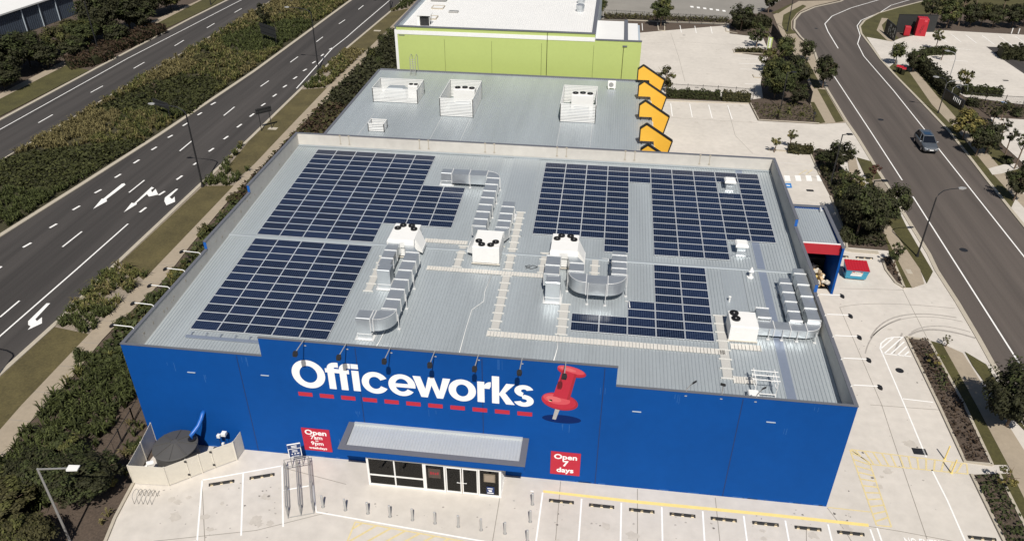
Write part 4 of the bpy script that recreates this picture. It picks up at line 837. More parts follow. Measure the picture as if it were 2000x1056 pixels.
# ================================================================ NEIGHBOURING BUILDINGS
ob = thing('neighbour_building', 'low building with grey ribbed roof and orange house shaped fins behind the store', 'building')
OZ, OX0, OX1, OY0, OY1 = 6.2, -.55, 36.0, 36.2, 64.5
m = MB(); m.box(OX0, OY0, 0, OX0 + .2, OY1, OZ - .1); m.box(OX1 - .2, OY0, 0, OX1, OY1, OZ - .1); m.box(OX0 + .2, OY0, 0, OX1 - .2, OY0 + .2, OZ - .1); m.box(OX0 + .2, OY1 - .2, 0, OX1 - .2, OY1, OZ - .1); m.build('wall', 'pale_panel', ob)
m = MB(); ribbed(m, OX0 + .15, OX1 - .1, OY0 + .1, OY1 - .1, lambda y: OZ - .02, .26, .035)
for x in (3.2, 11.4, 14.8, 25.4, 29.0): m.box(x, OY0 + .2, OZ + .0, x + .03, 48.5, OZ + .03, 1)
orf = m.build('roof', ['roof_metal', 'duct_flange'], ob)
m = MB(); m.box(OX0 - .15, OY0, OZ - .15, OX0 + .15, OY1, OZ + .05); m.box(OX0 + .15, OY1 - .1, OZ - .1, OX1, OY1 + .12, OZ + .16); m.build('gutter', 'coping', ob)
for i, y in enumerate((64.6, 58.3, 51.4, 44.2, 38.6)):
    y -= .62; dz = .46; e = MB(); n1 = [(34.28, OZ + dz), (34.26, 7.62 + dz), (34.92, 8.14 + dz), (37.8, 6.35 + dz), (37.15, 4.0), (36.25, 4.0), (35.82, OZ + dz)]
    e.xz(n1, y - .30, y, 0)
    def edge(a, b):
        dx, dz = b[0] - a[0], b[1] - a[1]; L_ = hypot(dx, dz); nx, nz = dz / L_ * .065, -dx / L_ * .065
        e.xz([(a[0] - nx, a[1] - nz), (b[0] - nx, b[1] - nz), (b[0] + nx, b[1] + nz), (a[0] + nx, a[1] + nz)], y - .36, y + .05, 1)
    for k in range(5): edge(n1[k], n1[k + 1])
    e.box(34.5, y - .2, OZ + .02, 34.6, y - .1, OZ + dz, 1); e.box(35.5, y - .2, OZ + .02, 35.6, y - .1, OZ + dz, 1)
    e.build('house_fin', ['orange', 'black'], ob)
def enclosure(x0, y0, x1, y1, h, label, z=OZ, openback=False):
    t = thing('plant_screen', label, 'plant screen', ((x0 + x1) / 2, (y0 + y1) / 2, z), 0, 'white slatted plant screens on the neighbour roof')
    a, b = (x1 - x0) / 2, (y1 - y0) / 2
    for s_, pts in (('s', ((-a, -b), (a, -b))), ('e', ((a, -b), (a, b))), ('n', ((a, b), (-a, b))), ('w', ((-a, b), (-a, -b)))):
        m = MB(); n = int(h / .17); (xa, ya), (xb, yb) = pts
        for k in range(n): zz = .08 + k * h / n; m.bar((xa, ya, zz + .06), (xb, yb, zz + .06), .03, .115)
        m.bar((xa, ya, h), (xb, yb, h), .06, .06)
        for (px, py) in pts: m.box(px - .035, py - .035, 0, px + .035, py + .035, h)
        m.build('slat_screen', 'white_metal', t)
    return t
def condenser(x, y, z, w_, d_, h, label, fans=3):
    t = thing('condenser_unit', label, 'condenser', (x, y, z), 0, 'condensers on the neighbour roof'); MB().bevbox(-w_ / 2, -d_ / 2, .06, w_ / 2, d_ / 2, h, .03).box(-w_ / 2 + .1, -d_ / 2 + .05, 0, w_ / 2 - .1, d_ / 2 - .05, .06).build('cabinet', 'white_metal', t)
    for k in range(fans): fan(t, -w_ / 2 + w_ * (k + .5) / fans, .2 - .15 * abs(k - (fans - 1) / 2), h, min(.36, w_ / fans * .42))
    return t
enclosure(2.05, 52.3, 7.6, 56.0, 1.75, 'leftmost white slatted plant screen, wide and low, on the neighbour roof')
enclosure(11.15, 48.7, 15.05, 55.3, 2.2, 'middle white slatted plant screen, deep and square, on the neighbour roof')
enclosure(25.25, 48.8, 29.3, 55.2, 2.2, 'right white slatted plant screen, nearest the orange fins')
enclosure(4.1, 43.0, 5.9, 44.4, .95, 'tiny white slatted screen near the front of the neighbour roof')
condenser(6.7, 54.2, OZ, 1.2, .9, 1.7, 'white condenser with two small fans inside the leftmost slatted screen', 2)
tk = MB().loft([[(-1.4 + 0, -.8, 0), (1.4, -.8, 0), (1.4, .8, 0), (-1.4, .8, 0)], [(-1.3, -.7, 1.0), (1.3, -.7, 1.0), (1.3, .7, 1.0), (-1.3, .7, 1.0)], [(-.9, -.5, 1.35), (.9, -.5, 1.35), (.9, .5, 1.35), (-.9, .5, 1.35)]]).build('duct_hood', 'roof_flat', None, (4.5, 54.3, OZ)); tag(tk, 'grey domed duct hood inside the leftmost slatted screen', 'duct hood')
condenser(13.3, 53.3, OZ, 2.6, 1.2, 1.9, 'white condenser with three fans inside the middle slatted screen'); condenser(27.6, 53.3, OZ, 2.6, 1.2, 1.9, 'white condenser with three fans inside the right slatted screen')
for x, nm in ((13.5, 'middle'), (27.6, 'right')):
    q = MB().bevbox(-.9, -.5, 0, .9, .5, 1.1, .05).box(-1.5, -.4, 0, -.95, .4, .8).build('duct_hood', 'roof_flat', None, (x, 50.8, OZ)); tag(q, f'grey boxed duct in front of the condenser inside the {nm} slatted screen', 'duct hood')
t = thing('split_condenser', 'small white split condenser with round grille, left of the orange fins', 'condenser', (31.0, 61.0, OZ)); MB().bevbox(-.5, -.2, .15, .5, .2, 1.05, .03).box(-.4, -.25, 0, -.3, .25, .15).box(.3, -.25, 0, .4, .25, .15).build('cabinet', 'white_metal', t)
m = MB(); m.add([(-.08 + .3 * cos(2 * pi * k / 16), -.21, .6 + .3 * sin(2 * pi * k / 16)) for k in range(16)], [tuple(range(16))]); m.build('fan_grille', 'grey_steel', t)
t = thing('roof_ladder', 'steel access ladder with hoops against the lime green wall', 'ladder', (4.6, 62.6, OZ))
for x in (-.35, .35): MB().tube([(x, 0, 0), (x, .2, 2.3), (x, 1.0, 2.6), (x, 1.5, 2.2), (x, 1.6, 0)], .04, 6).build('stile', 'grey_steel', t)
m = MB()
for k in range(9): m.tube([(-.35, .02 * k, .25 * k + .1), (.35, .02 * k, .25 * k + .1)], .025, 6)
m.build('rung', 'grey_steel', t)
# lime green building
gb = thing('green_building', 'tall lime green building with white roof behind the grey roofed neighbour', 'building')
GY = 67.5; GX0, GX1, GX2 = 1.38, 28.40, 34.55; GZ, GZ2 = 11.3, 10.5
m = MB()
m.xz([(GX0, 0), (GX1, 0), (GX1, GZ), (GX0, GZ)], GY, GY + .3); m.xz([(GX1, 0), (GX2, 0), (GX2, GZ2), (GX1, GZ2)], GY, GY + .3)
for x in (8.0, 14.5, 21.3, 28.3): m.box(x - .02, GY - .006, .1, x + .02, GY + .01, 9.8, 1)
m.box(32.2, GY - .05, .1, 32.28, GY, 9.9, 1); m.box(22.0, GY - .05, .1, 22.08, GY, GZ - .1, 1); m.box(32.1, GY - .12, 9.8, 32.7, GY, 9.95, 2); m.box(1.7, GY - .03, 10.1, 2.5, GY, 10.2, 2)
m.build('front_wall', ['green_wall', 'leaf_light', 'coping'], gb)
m = MB(); m.box(GX0, GY - .04, GZ - 1.0, GX1, GY - .001, GZ - .45); m.box(GX0 - .25, GY - .06, 0, GX0 + .12, GY + .3, GZ - .45); m.build('white_band', 'white_metal', gb)
m = MB(); m.box(GX0 - .25, GY + .3, 0, GX0 + .05, 140, GZ); m.box(GX1 - .3, GY + .3, 0, GX1, 140, GZ); m.box(GX0 - .25, 140, 0, GX1, 140.3, GZ); m.box(GX2 - .25, GY + .3, 0, GX2, 80.5, 9.2); m.box(GX1, 80.5, 0, GX2, 80.8, 9.2); m.build('side_wall', 'pale_blue_metal', gb)
m = MB(); m.box(GX0 - .3, GY - .08, GZ, GX1 + .05, GY + .38, GZ + .1); m.box(GX0 - .3, GY + .38, GZ, GX0 + .1, 140.3, GZ + .1); m.box(GX1 - .42, GY + .38, GZ, GX1 + .05, 140.3, GZ + .1); m.box(GX1 + .05, GY - .06, GZ2, GX2 + .05, GY + .36, GZ2 + .1); m.box(32.3, GY + .36, 9.9, 32.8, 80.5, 10.0); m.build('coping', 'coping', gb)
m = MB(); ribbed(m, GX0 + .05, GX1 - .3, GY + .3, 140, lambda y: GZ - .75, .3, .03); m.add([(GX1, GY + .3, 9.75), (32.35, GY + .3, 9.75), (32.35, 80.5, 9.75), (GX1, 80.5, 9.75)], [(0, 1, 2, 3)], 0); m.add([(32.35, GY + .3, 9.5), (GX2 - .3, GY + .3, 9.5), (GX2 - .3, 80.5, 9.5), (32.35, 80.5, 9.5)], [(0, 1, 2, 3)], 0); m.build('roof', 'white_roof', gb)
GR = GZ - .75
def gp(u, v): return G(u, v, GR)
q = gp(830, 50); t = thing('roof_plant_unit', 'white plant housing with open dark sides on the green building roof', 'plant unit', q)
MB().box(-1.0, -.8, 1.5, 1.0, .9, 1.6).box(-.9, -.7, 0, -.55, .8, 1.5).box(.8, -.7, 0, .85, -.6, 1.5).box(.8, .7, 0, .85, .8, 1.5).box(-.9, -.7, 0, .9, .8, .08).build('housing', 'white_metal', t); MB().bevbox(-.5, -.5, .08, .7, .6, 1.2, .1).build('machine', 'black_metal', t)
for i, (u, v) in enumerate(((856, 16), (842, 36))):
    q = gp(u, v); t = thing('roof_skylight', f'low framed skylight on the green building roof, {"farther" if i == 0 else "nearer"} of the pair', 'skylight', q, 0, 'skylights on the green building'); MB().box(-.9, -.9, 0, .9, -.8, .2).box(-.9, .8, 0, .9, .9, .2).box(-.9, -.8, 0, -.8, .8, .2).box(.8, -.8, 0, .9, .8, .2).build('kerb_frame', 'kerb', t); MB().box(-.8, -.8, .08, .8, .8, .12).build('pane', 'white_roof', t)
q = gp(858, 2); t = thing('roof_plant_unit', 'dark louvred plant unit at the far left of the green building roof', 'plant unit', q); MB().bevbox(-1.2, -.7, .1, 1.2, .7, 1.3, .05).build('cabinet', 'grey_steel', t); MB().box(-1.1, -.72, .3, 1.1, -.7, 1.0).build('louvre', 'black', t)
for i, (u, v) in enumerate(((1133, 23), (1135, 7))):
    q = gp(u, v); t = thing('turbine_vent', f'round galvanised vent near the right edge of the green building roof, {"nearer" if i == 0 else "farther"} one', 'roof vent', q, 0, 'round vents on the green building'); MB().cyl((0, 0), .55, 0, .5, 16).build('base', 'duct', t); MB().cyl((0, 0), .62, .5, 1.0, 16).cyl((0, 0), .62, 1.0, 1.12, 16, 0, .3).build('drum', 'duct', t)
q = gp(886, 25); tag(MB().bevbox(-.7, -.4, 0, .7, .4, .25, .05).build('roof_hatch', 'grey_steel', None, q), 'small grey hatch on the white roof of the green building', 'hatch')
# dark clad building at the far upper left
db = thing('warehouse', 'dark blue clad warehouse with pale roof at the upper left', 'building')
A_, B_ = G(-60, 105), G(150, 28); dv = (B_ - A_).normalized(); nv = Vector((-dv.y, dv.x, 0)); WH = 4.2
def wq(s_, t_, z): p_ = A_ + dv * s_ + nv * t_; return (p_.x, p_.y, z)
LW = (B_ - A_).length
m = MB(); m.loft([[wq(-40, 0, 0), wq(LW, 0, 0), wq(LW, 25, 0), wq(-40, 25, 0)], [wq(-40, 0, WH), wq(LW, 0, WH), wq(LW, 25, WH), wq(-40, 25, WH)]])
k = -40
while k < LW: m.bar(wq(k, -.02, 0), wq(k, -.02, WH - .1), .05, .04); k += .5
m.build('wall', 'dark_cladding', db)
m = MB(); m.loft([[wq(-40, -.4, WH), wq(LW + .2, -.4, WH), wq(LW + .2, 25, WH), wq(-40, 25, WH)], [wq(-40, -.4, WH + .25), wq(LW + .2, -.4, WH + .25), wq(LW + .2, 25, WH + 1.2), wq(-40, 25, WH + 1.2)]]); m.build('roof', 'white_roof', db)
for s_ in (.25, .5, .66, .82): m = MB(); m.bar(wq(LW * s_, -.15, 0), wq(LW * s_, -.15, WH), .16, .16); m.build('downpipe', 'pale_blue_metal', db)
m = MB(); m.loft([[wq(-10, 3, WH + .3), wq(6, 3, WH + .3), wq(6, 12, WH + .3), wq(-10, 12, WH + .3)], [wq(-10, 3, WH + 2.2), wq(6, 3, WH + 2.2), wq(6, 12, WH + 2.2), wq(-10, 12, WH + 2.2)]]); m.build('roof_box', 'pale_blue_metal', db)
# ================================================================ VEGETATION
def inpoly(x, y, P):
    c = False; n = len(P)
    for i in range(n):
        a, b = P[i], P[i - 1]
        if (a[1] > y) != (b[1] > y) and x < (b[0] - a[0]) * (y - a[1]) / (b[1] - a[1]) + a[0]: c = not c
    return c
def spread(P, dens, rg, excl=()):
    P = [(p[0], p[1]) for p in P]; x0, x1 = min(p[0] for p in P), max(p[0] for p in P); y0, y1 = min(p[1] for p in P), max(p[1] for p in P); out = []
    for _ in range(int((x1 - x0) * (y1 - y0) * dens)):
        x, y = rg.uniform(x0, x1), rg.uniform(y0, y1)
        if inpoly(x, y, P) and not any(inpoly(x, y, q) for q in excl): out.append((x, y))
    return out
def tuft(mb, x, y, z, h, rg, n=15, m=0, wd=.045):
    for _ in range(n):
        a = rg.uniform(0, 2 * pi); ln = rg.uniform(.25, 1.0); hh = h * rg.uniform(.7, 1.15); ca, sa = cos(a), sin(a); w_ = wd * rg.uniform(.7, 1.4)
        bx, by = x + ca * .06, y + sa * .06; mx_, my_ = x + ca * hh * ln * .45, y + sa * hh * ln * .45; tx, ty = x + ca * hh * ln * 1.0, y + sa * hh * ln * 1.0
        mz = z + hh * .8; tz = z + hh * (1.0 - .55 * ln * ln)
        px, py = -sa * w_, ca * w_
        mb.add([(bx - px, by - py, z), (bx + px, by + py, z), (mx_ + px, my_ + py, mz), (mx_ - px, my_ - py, mz), (tx, ty, tz)], [(0, 1, 2, 3), (3, 2, 4)], m)
def grass_bed(P, dens, h, label, rg, mats=('tussock', 'tussock_dry', 'tussock_green'), wts=(5, 3, 2), excl=(), z=.03, n=15, far=None):
    mb = MB(); bag = [i for i, w_ in enumerate(wts) for _ in range(w_)]
    ph = rg.uniform(0, 9)
    for x, y in spread(P, dens, rg, excl):
        if sin(x * 1.1 + ph) * sin(y * .83 - ph) + .6 * sin(x * .4 - y * .5) < -1.05: continue
        patch = sin(x * .31 + ph) + sin(y * .19 - ph) + sin((x - y) * .11)
        m = rg.choice(bag) if abs(patch) < .9 else (1 if patch > 0 else 2)
        k = 1.0 if y < 60 else (1.35 if y < 100 else 1.8)
        tuft(mb, x, y, z, h * rg.uniform(.65, 1.25), rg, max(6, int(n / k)), m, .045 * k)
    return tag(mb.build('ornamental_grass', list(mats), kind='stuff'), label, 'ornamental grass')
def cover_bed(P, dens, label, rg, m='cover', s_=.20, hmax=.25, excl=(), z=.04, nm='ground_cover'):
    mb = MB()
    for x, y in spread(P, dens, rg, excl):
        a = rg.uniform(0, 2 * pi); r = s_ * rg.uniform(.6, 1.3); zz = z + rg.random() * hmax + .1; tx, ty = rg.uniform(-.6, .6), rg.uniform(-.6, .6)
        vs = [(x + r * cos(a + k * pi / 2) * (1 if k % 2 else .55), y + r * sin(a + k * pi / 2) * (1 if k % 2 else .55), zz + r * (tx * cos(a + k * pi / 2) + ty * sin(a + k * pi / 2))) for k in range(4)]
        mb.add(vs, [(0, 1, 2, 3)])
    return tag(mb.build(nm, m, kind='stuff'), label, 'ground cover')
rv = random.Random(21)
GC1 = GP([(-120, 400), (0, 316), (60, 298), (180, 286), (278, 273), (284, 279), (120, 373), (96, 380), (30, 371), (0, 363), (-120, 380)])
GC2 = GP([(288, 168), (345, 152), (405, 152), (442, 165), (372, 226), (335, 218), (205, 222), (178, 218)])
MEDP = [(p.x, p.y) for p in offset_line(GP(M2[:-1] + [(640, -62)]), -.5)] + [(p.x, p.y) for p in offset_line(GP(MK[:-1] + [(810, -90)]), .95)][::-1]
grass_bed(MEDP, 4.2, .85, 'tan and green strappy grasses massed along the median between the two carriageways', rv, excl=(GC1, GC2), n=13)
cover_bed(GC1, 48, 'low dark green ground cover on the median, patch nearest the viewer', rv); cover_bed(GC2, 44, 'low dark green ground cover on the median, patch under the lamp arm', rv)
for P, lb, dn in (([(107, 639), (174, 653), (277, 552), (290, 540), (232, 515), (212, 530), (160, 580)], 'strappy grasses in the gravel strip by the road, nearest bed', 5.0),
              ([(396, 364), (457, 363), (500, 318), (470, 345), (442, 330), (490, 270), (475, 282), (440, 318)], 'strappy grasses in the road verge around the second lamp post', 5.0),
              ([(590, 176), (639, 172), (712, 102), (676, 98), (640, 128)], 'strappy grasses in the road verge beside the third lamp post', 4.6),
              ([(765, 24), (797, 16), (900, -85), (880, -85), (800, -8)], 'strappy grasses in the farthest road verge by the green building', 3.6)):
    grass_bed([(p.x, p.y) for p in GP(P)], dn, .75, lb, rv, n=15)
# planting strip between the footpath and the buildings
WALLX = -.75
def strip(y0, y1, x_in, off=.3): 
    A = GP(PR); A = [A[i].lerp(A[i + 1], k / 8) for i in range(len(A) - 1) for k in range(8)]; pts = [p for p in A if y0 <= p.y <= y1]; return [(p.x + off, p.y) for p in pts] + [(x_in, pts[-1].y), (x_in, pts[0].y)]
ST1 = strip(-12, 9, -3.5); ST2 = strip(6, 36, WALLX, .75); ST3 = strip(34, 66, -1.6, .5); ST4 = strip(64, 110, -.2)
grass_bed(ST1, 4.6, .95, 'tall green strappy grasses beside the footpath near the corner of the store', rv, wts=(3, 1, 6), n=17)
cover_bed(ST2, 26, 'mixed low shrubby planting between footpath and the left wall of the store', rv, 'leaf_mid', .22, .7)
grass_bed(ST2, 1.8, .75, 'scattered strappy grasses along the left wall of the store', rv, n=14)
cover_bed(ST3, 26, 'dark reddish low shrubs along the left wall of the grey roofed neighbour', rv, 'leaf_brownred', .25, .8)
cover_bed(ST3, 13, 'green shoots among the reddish shrubs along the grey roofed neighbour', rv, 'leaf_olive', .25, .9)
cover_bed(ST4, 24, 'dark low shrubs along the left wall of the green building', rv, 'leaf_dark', .28, .9)
# mulch litter and sparse low plants in the remaining beds
def bedplants(pts, dens, label, m='leaf_olive', s_=.13, h=.25): cover_bed([(p.x, p.y) for p in GP(pts)], dens, label, rv, m, s_, h, nm='low_planting')
bedplants([(1771, 662), (1812, 667), (1880, 790), (1930, 900), (1886, 900), (1836, 792)], 20, 'sparse low plants and litter in the narrow bed beside the exit lane', 'leaf_brownred', .12, .22)
bedplants([(1795, 680), (1822, 690), (1860, 760), (1836, 770)], 22, 'green ground cover at the upper end of the narrow bed', 'leaf_mid', .12, .3)
bedplants([(1900, 932), (1948, 930), (2012, 1056), (2070, 1185), (2040, 1185), (1962, 1056)], 34, 'green ground cover in the bed at the lower right corner', 'leaf_mid', .13, .3)
bedplants([(1628, 385), (1660, 350), (1690, 390), (1735, 485), (1660, 480), (1650, 455)], 26, 'low green planting under the trees right of the store', 'leaf_dark', .2, .4)
bedplants([(1590, 296), (1625, 302), (1650, 345), (1668, 356), (1680, 385), (1625, 380), (1603, 340)], 24, 'low green planting in the island bed behind the crossing', 'leaf_dark', .2, .4)
bedplants([(1725, 506), (1740, 503), (1762, 556), (1735, 530)], 24, 'sparse dark plants in the small curved bed by the blue bin', 'leaf_brownred', .12, .2)
bedplants([(1466, 205), (1590, 205), (1598, 240), (1482, 233)], 10, 'sparse low plants in the mulch around the palms', 'leaf_olive', .15, .3)
bedplants([(1436, 98), (1490, 98), (1490, 105), (1436, 103)], 40, 'low plants in the car park island below a small tree', 'leaf_olive', .2, .4)
bedplants([(1180, 28), (1424, 38), (1424, 46), (1180, 38)], 18, 'low weeds along the far car park fence', 'leaf_olive', .2, .4)
bedplants([(1900, 197), (2060, 212), (2060, 222), (1930, 228)], 10, 'low plants in the bed below the pale picket fence', 'leaf_olive', .2, .4)
# front left bed
grass_bed([(p.x, p.y) for p in GP([(205, 1010), (225, 985), (258, 948), (262, 925), (300, 850), (255, 820), (215, 1010)])], .9, .6, 'scattered grasses in the mulch between the screen and the low trees', rv, n=13)
grass_bed([(p.x, p.y) for p in GP([(170, 1056), (205, 1010), (222, 1010), (203, 1056)])], .8, .5, 'few grasses in the mulch at the car park edge', rv, n=12)

# ---- crowns: many small leaf faces gathered in clumps
def crown_mesh(seed, clumps, per, lsize, flat=1.0, hollow=.55, crad=.30, low=-1.0):
    rg = random.Random(seed); mb = MB()
    for c in range(clumps):
        while True:
            v = Vector((rg.uniform(-1, 1), rg.uniform(-1, 1), rg.uniform(-1, 1)))
            if hollow < v.length < 1 and v.z > low: break
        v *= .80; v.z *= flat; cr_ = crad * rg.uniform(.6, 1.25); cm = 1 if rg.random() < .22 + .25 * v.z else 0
        for _ in range(int(per * rg.uniform(.6, 1.3))):
            d = Vector((rg.gauss(0, 1), rg.gauss(0, 1), rg.gauss(0, .8))); d = d.normalized() * cr_ * rg.random() ** .45; q = v + d
            nrm = (d.normalized() * .5 + q.normalized() * .45 + Vector((rg.uniform(-.6, .6), rg.uniform(-.6, .6), rg.uniform(.0, .9)))).normalized()
            t = nrm.cross(Vector((rg.random(), rg.random(), rg.random() - .5))).normalized(); b = nrm.cross(t); l = lsize * rg.uniform(.6, 1.35)
            mb.add([q - t * l, q - b * l * .5, q + t * l, q + b * l * .5], [(0, 1, 2, 3)], cm)
    me = bpy.data.meshes.new('crown'); me.from_pydata(mb.v, [], mb.f); me.materials.append(M['leaf_mid']); me.materials.append(M['leaf_light']); me.polygons.foreach_set('material_index', mb.m); me.update(); return me
CROWN = {'dense': [crown_mesh(s_, 44, 60, .085, crad=.26) for s_ in (1, 2, 3)], 'loose': [crown_mesh(s_, 22, 52, .095, crad=.24, hollow=.35) for s_ in (4, 5, 6)], 'sparse': [crown_mesh(s_, 11, 34, .10, crad=.22, hollow=.3) for s_ in (7, 8)],
         'shrub': [crown_mesh(s_, 26, 58, .11, crad=.34, hollow=.3, low=-.25) for s_ in (9, 10)], 'big': [crown_mesh(s_, 120, 90, .052, crad=.22, hollow=.5) for s_ in (11, 12)]}
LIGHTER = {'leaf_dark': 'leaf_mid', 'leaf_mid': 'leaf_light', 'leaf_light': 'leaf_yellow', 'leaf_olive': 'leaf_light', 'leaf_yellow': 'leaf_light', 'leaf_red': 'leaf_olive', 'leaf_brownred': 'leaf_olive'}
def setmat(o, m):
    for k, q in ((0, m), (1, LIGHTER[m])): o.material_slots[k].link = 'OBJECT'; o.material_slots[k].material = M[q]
NT = [0]
def crown_part(name, kind, m, sc, loc, parent=None):
    NT[0] += 1; o = bpy.data.objects.new(name, CROWN[kind][NT[0] % len(CROWN[kind])]); C.objects.link(o); setmat(o, m); o.scale = sc; o.location = loc; o.rotation_euler = (0, 0, NT[0] * 1.7)
    if parent: o.parent = parent
    return o
def tree(u, v, h, r, label, kind='dense', m='leaf_dark', cz=None, vr=None, bark='bark', cat='tree', group=None, name='tree'):
    b = G(u, v, .05); rg = random.Random(int(u * 7 + v)); vr = vr or min(r * 1.05, h * .45); cz = cz or h - vr * .95
    t = thing(name, label, cat, b, 0, group)
    tk = MB(); tr_ = .05 + h * .012; tk.tube([(0, 0, -.1), (rg.uniform(-.1, .1), rg.uniform(-.1, .1), cz * .5), (rg.uniform(-.15, .15), rg.uniform(-.15, .15), cz)], tr_, 7, 0, tr_ * .5)
    for k in range(6):
        a = k * 1.05 + rg.random(); z0 = cz * rg.uniform(.55, .95); tk.tube([(0, 0, z0), (cos(a) * r * .35, sin(a) * r * .35, z0 + vr * .3), (cos(a) * r * .72, sin(a) * r * .72, z0 + vr * rg.uniform(.35, .8))], tr_ * .45, 5, 0, tr_ * .12)
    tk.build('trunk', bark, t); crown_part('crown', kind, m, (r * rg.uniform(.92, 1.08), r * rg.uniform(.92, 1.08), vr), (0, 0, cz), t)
    return t
def shrub(u, v, r, h, label, m='leaf_mid', kind='shrub', group=None, z=.05):
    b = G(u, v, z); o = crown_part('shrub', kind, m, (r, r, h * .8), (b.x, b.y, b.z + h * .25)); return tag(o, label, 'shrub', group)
def hedge(pts, wd, h, label, m='leaf_mid', dens=42, s_=.15, name='hedge', z=.05):
    P = GP(pts); rg = random.Random(int(pts[0][0])); mb = MB(); ribbon(mb, P, wd * .8, z, z + h * .86, 1)
    for i in range(len(P) - 1):
        a, b = Vector(P[i][:2]), Vector(P[i + 1][:2]); L_ = (b - a).length; d = (b - a) / L_; nn = Vector((-d.y, d.x))
        for _ in range(int(L_ * (wd + 2 * h) * dens)):
            s0 = rg.random() * L_; f = rg.uniform(0, wd + 2 * h)
            if f < h: o_, zz = -wd / 2, f
            elif f < h + wd: o_, zz = f - h - wd / 2, h
            else: o_, zz = wd / 2, f - h - wd
            wob = 1 + .13 * sin(s0 * 2.6) + .08 * sin(s0 * 6.1 + 1)
            q = a + d * s0 + nn * o_ * wob; p = Vector((q.x + rg.gauss(0, .05), q.y + rg.gauss(0, .05), z + zz * wob + rg.gauss(0, .05)))
            nrm = Vector((rg.uniform(-1, 1), rg.uniform(-1, 1), rg.uniform(-.1, 1))).normalized(); t = nrm.cross(Vector((rg.random(), 1, rg.random()))).normalized(); bb = nrm.cross(t); l = s_ * rg.uniform(.6, 1.3)
            mb.add([p - t * l, p - bb * l * .6, p + t * l, p + bb * l * .6], [(0, 1, 2, 3)], 0)
    return tag(mb.build(name, [m, 'leaf_dark']), label, 'hedge')
# right of the store
tree(1672, 462, 6.2, 2.7, 'tall dark tree, biggest of the clump right of the loading shelter', 'big', 'leaf_dark')
tree(1708, 455, 4.6, 2.0, 'dark tree at the road side of the clump beside the shelter', 'dense', 'leaf_dark')
tree(1650, 425, 4.2, 1.8, 'dark tree at the car park side of the clump behind the shelter', 'dense', 'leaf_mid')
tree(1632, 342, 4.6, 1.75, 'dark green tree beside the driveway, behind a black lamp post', 'dense', 'leaf_dark')
tree(1657, 375, 3.5, 1.8, 'paler loose tree between the crossing and the road', 'loose', 'leaf_mid')
tree(1676, 395, 3.2, 1.5, 'pale green young tree at the edge of the dark clump', 'loose', 'leaf_light')
tree(1746, 428, 4.3, 1.75, 'round clipped looking tree standing at the kerb right of the clump', 'dense', 'leaf_dark')
tree(1704, 352, 2.4, .8, 'small reddish leaved tree on the verge by the kerb', 'loose', 'leaf_red')
tree(1744, 520, 2.7, 1.0, 'small young tree on the grass left of the curved lamp post', 'loose', 'leaf_mid')
tree(1966, 832, 5.8, 2.7, 'big dark tree by the right road at the lower right, casting a wide shadow', 'big', 'leaf_dark')
tree(1961, 950, 1.9, .85, 'small pale yellow green sapling at the gap between two narrow beds', 'sparse', 'leaf_yellow')
tree(1846, 676, 1.2, .5, 'thin nearly bare sapling by the top of the narrow bed', 'sparse', 'leaf_olive')
tree(1822, 715, 1.5, .8, 'scraggly low shrub tree in the narrow bed', 'sparse', 'leaf_yellow')
shrub(1652, 468, 1.15, 1.5, 'round dark clipped shrub at the corner of the loading shelter', 'leaf_dark')
shrub(1612, 335, .85, 1.2, 'round olive shrub beside the black lamp post', 'leaf_olive'); shrub(1607, 312, 1.1, 1.3, 'dark shrub between the clipped hedge and the driveway tree', 'leaf_dark')
hedge([(1538, 297), (1586, 300)], 1.2, .95, 'low clipped dark hedge at the end of the rear bays', 'leaf_olive')
tree(1512, 297, 2.4, .75, 'small light green tree at the left end of the low clipped hedge', 'loose', 'leaf_light')
tree(1543, 288, 2.6, .8, 'small light green tree behind the low clipped hedge', 'loose', 'leaf_light')
# rear car parks
tree(1299, 180, 4.3, 1.9, 'open branched tree right of the topmost orange house fin', 'loose', 'leaf_olive', cz=2.5)
hedge([(1300, 190), (1405, 195)], 1.0, 1.15, 'clipped hedge along the picket fence behind the rear bays, longer left run', 'leaf_mid'); hedge([(1409, 196), (1464, 199)], 1.1, 1.25, 'clipped hedge along the picket fence, right run by the palms', 'leaf_olive')
tree(1572, 120, 3.9, 1.55, 'round dark street tree on the path, farther of two by the right road', 'dense', 'leaf_dark'); tree(1606, 172, 5.2, 2.15, 'round dark street tree on the path, nearer of two by the right road', 'dense', 'leaf_dark')
tree(1512, 192, 6.2, 3.1, 'broad dark tree by the black fence, nearest of the rear car park trees', 'big', 'leaf_mid'); tree(1503, 142, 5.0, 2.3, 'lighter tree in the rear car park beside the broad dark one', 'loose', 'leaf_light'); tree(1545, 178, 5.6, 2.6, 'dark tree against the black fence behind the broad tree', 'dense', 'leaf_dark')
tree(1530, 120, 4.6, 2.0, 'mid green tree behind the top of the black fence', 'dense', 'leaf_mid'); tree(1556, 205, 3.4, 1.7, 'low dark tree by the near end of the black fence', 'dense', 'leaf_dark')
tree(1477, 92, 4.4, 2.1, 'tree in the car park island below the dark corner trees', 'loose', 'leaf_mid'); tree(1446, 60, 5.2, 2.6, 'dark tree at the far corner of the rear car park', 'dense', 'leaf_dark'); tree(1500, 25, 5, 2, 'thin dark tree at the top of the picture left of the road bend', 'loose', 'leaf_dark')
hedge([(1435, 55), (1500, 52)], 3.0, 1.8, 'dark unclipped hedge behind the far corner tree', 'leaf_dark', 24, .22)
tree(1290, 52, 6.0, 2.4, 'tall green tree in front of the far car park fence', 'dense', 'leaf_mid', cz=3.6); tree(1172, 38, 4.4, 1.5, 'dark narrow tree beside the green building at the fence end', 'dense', 'leaf_mid')
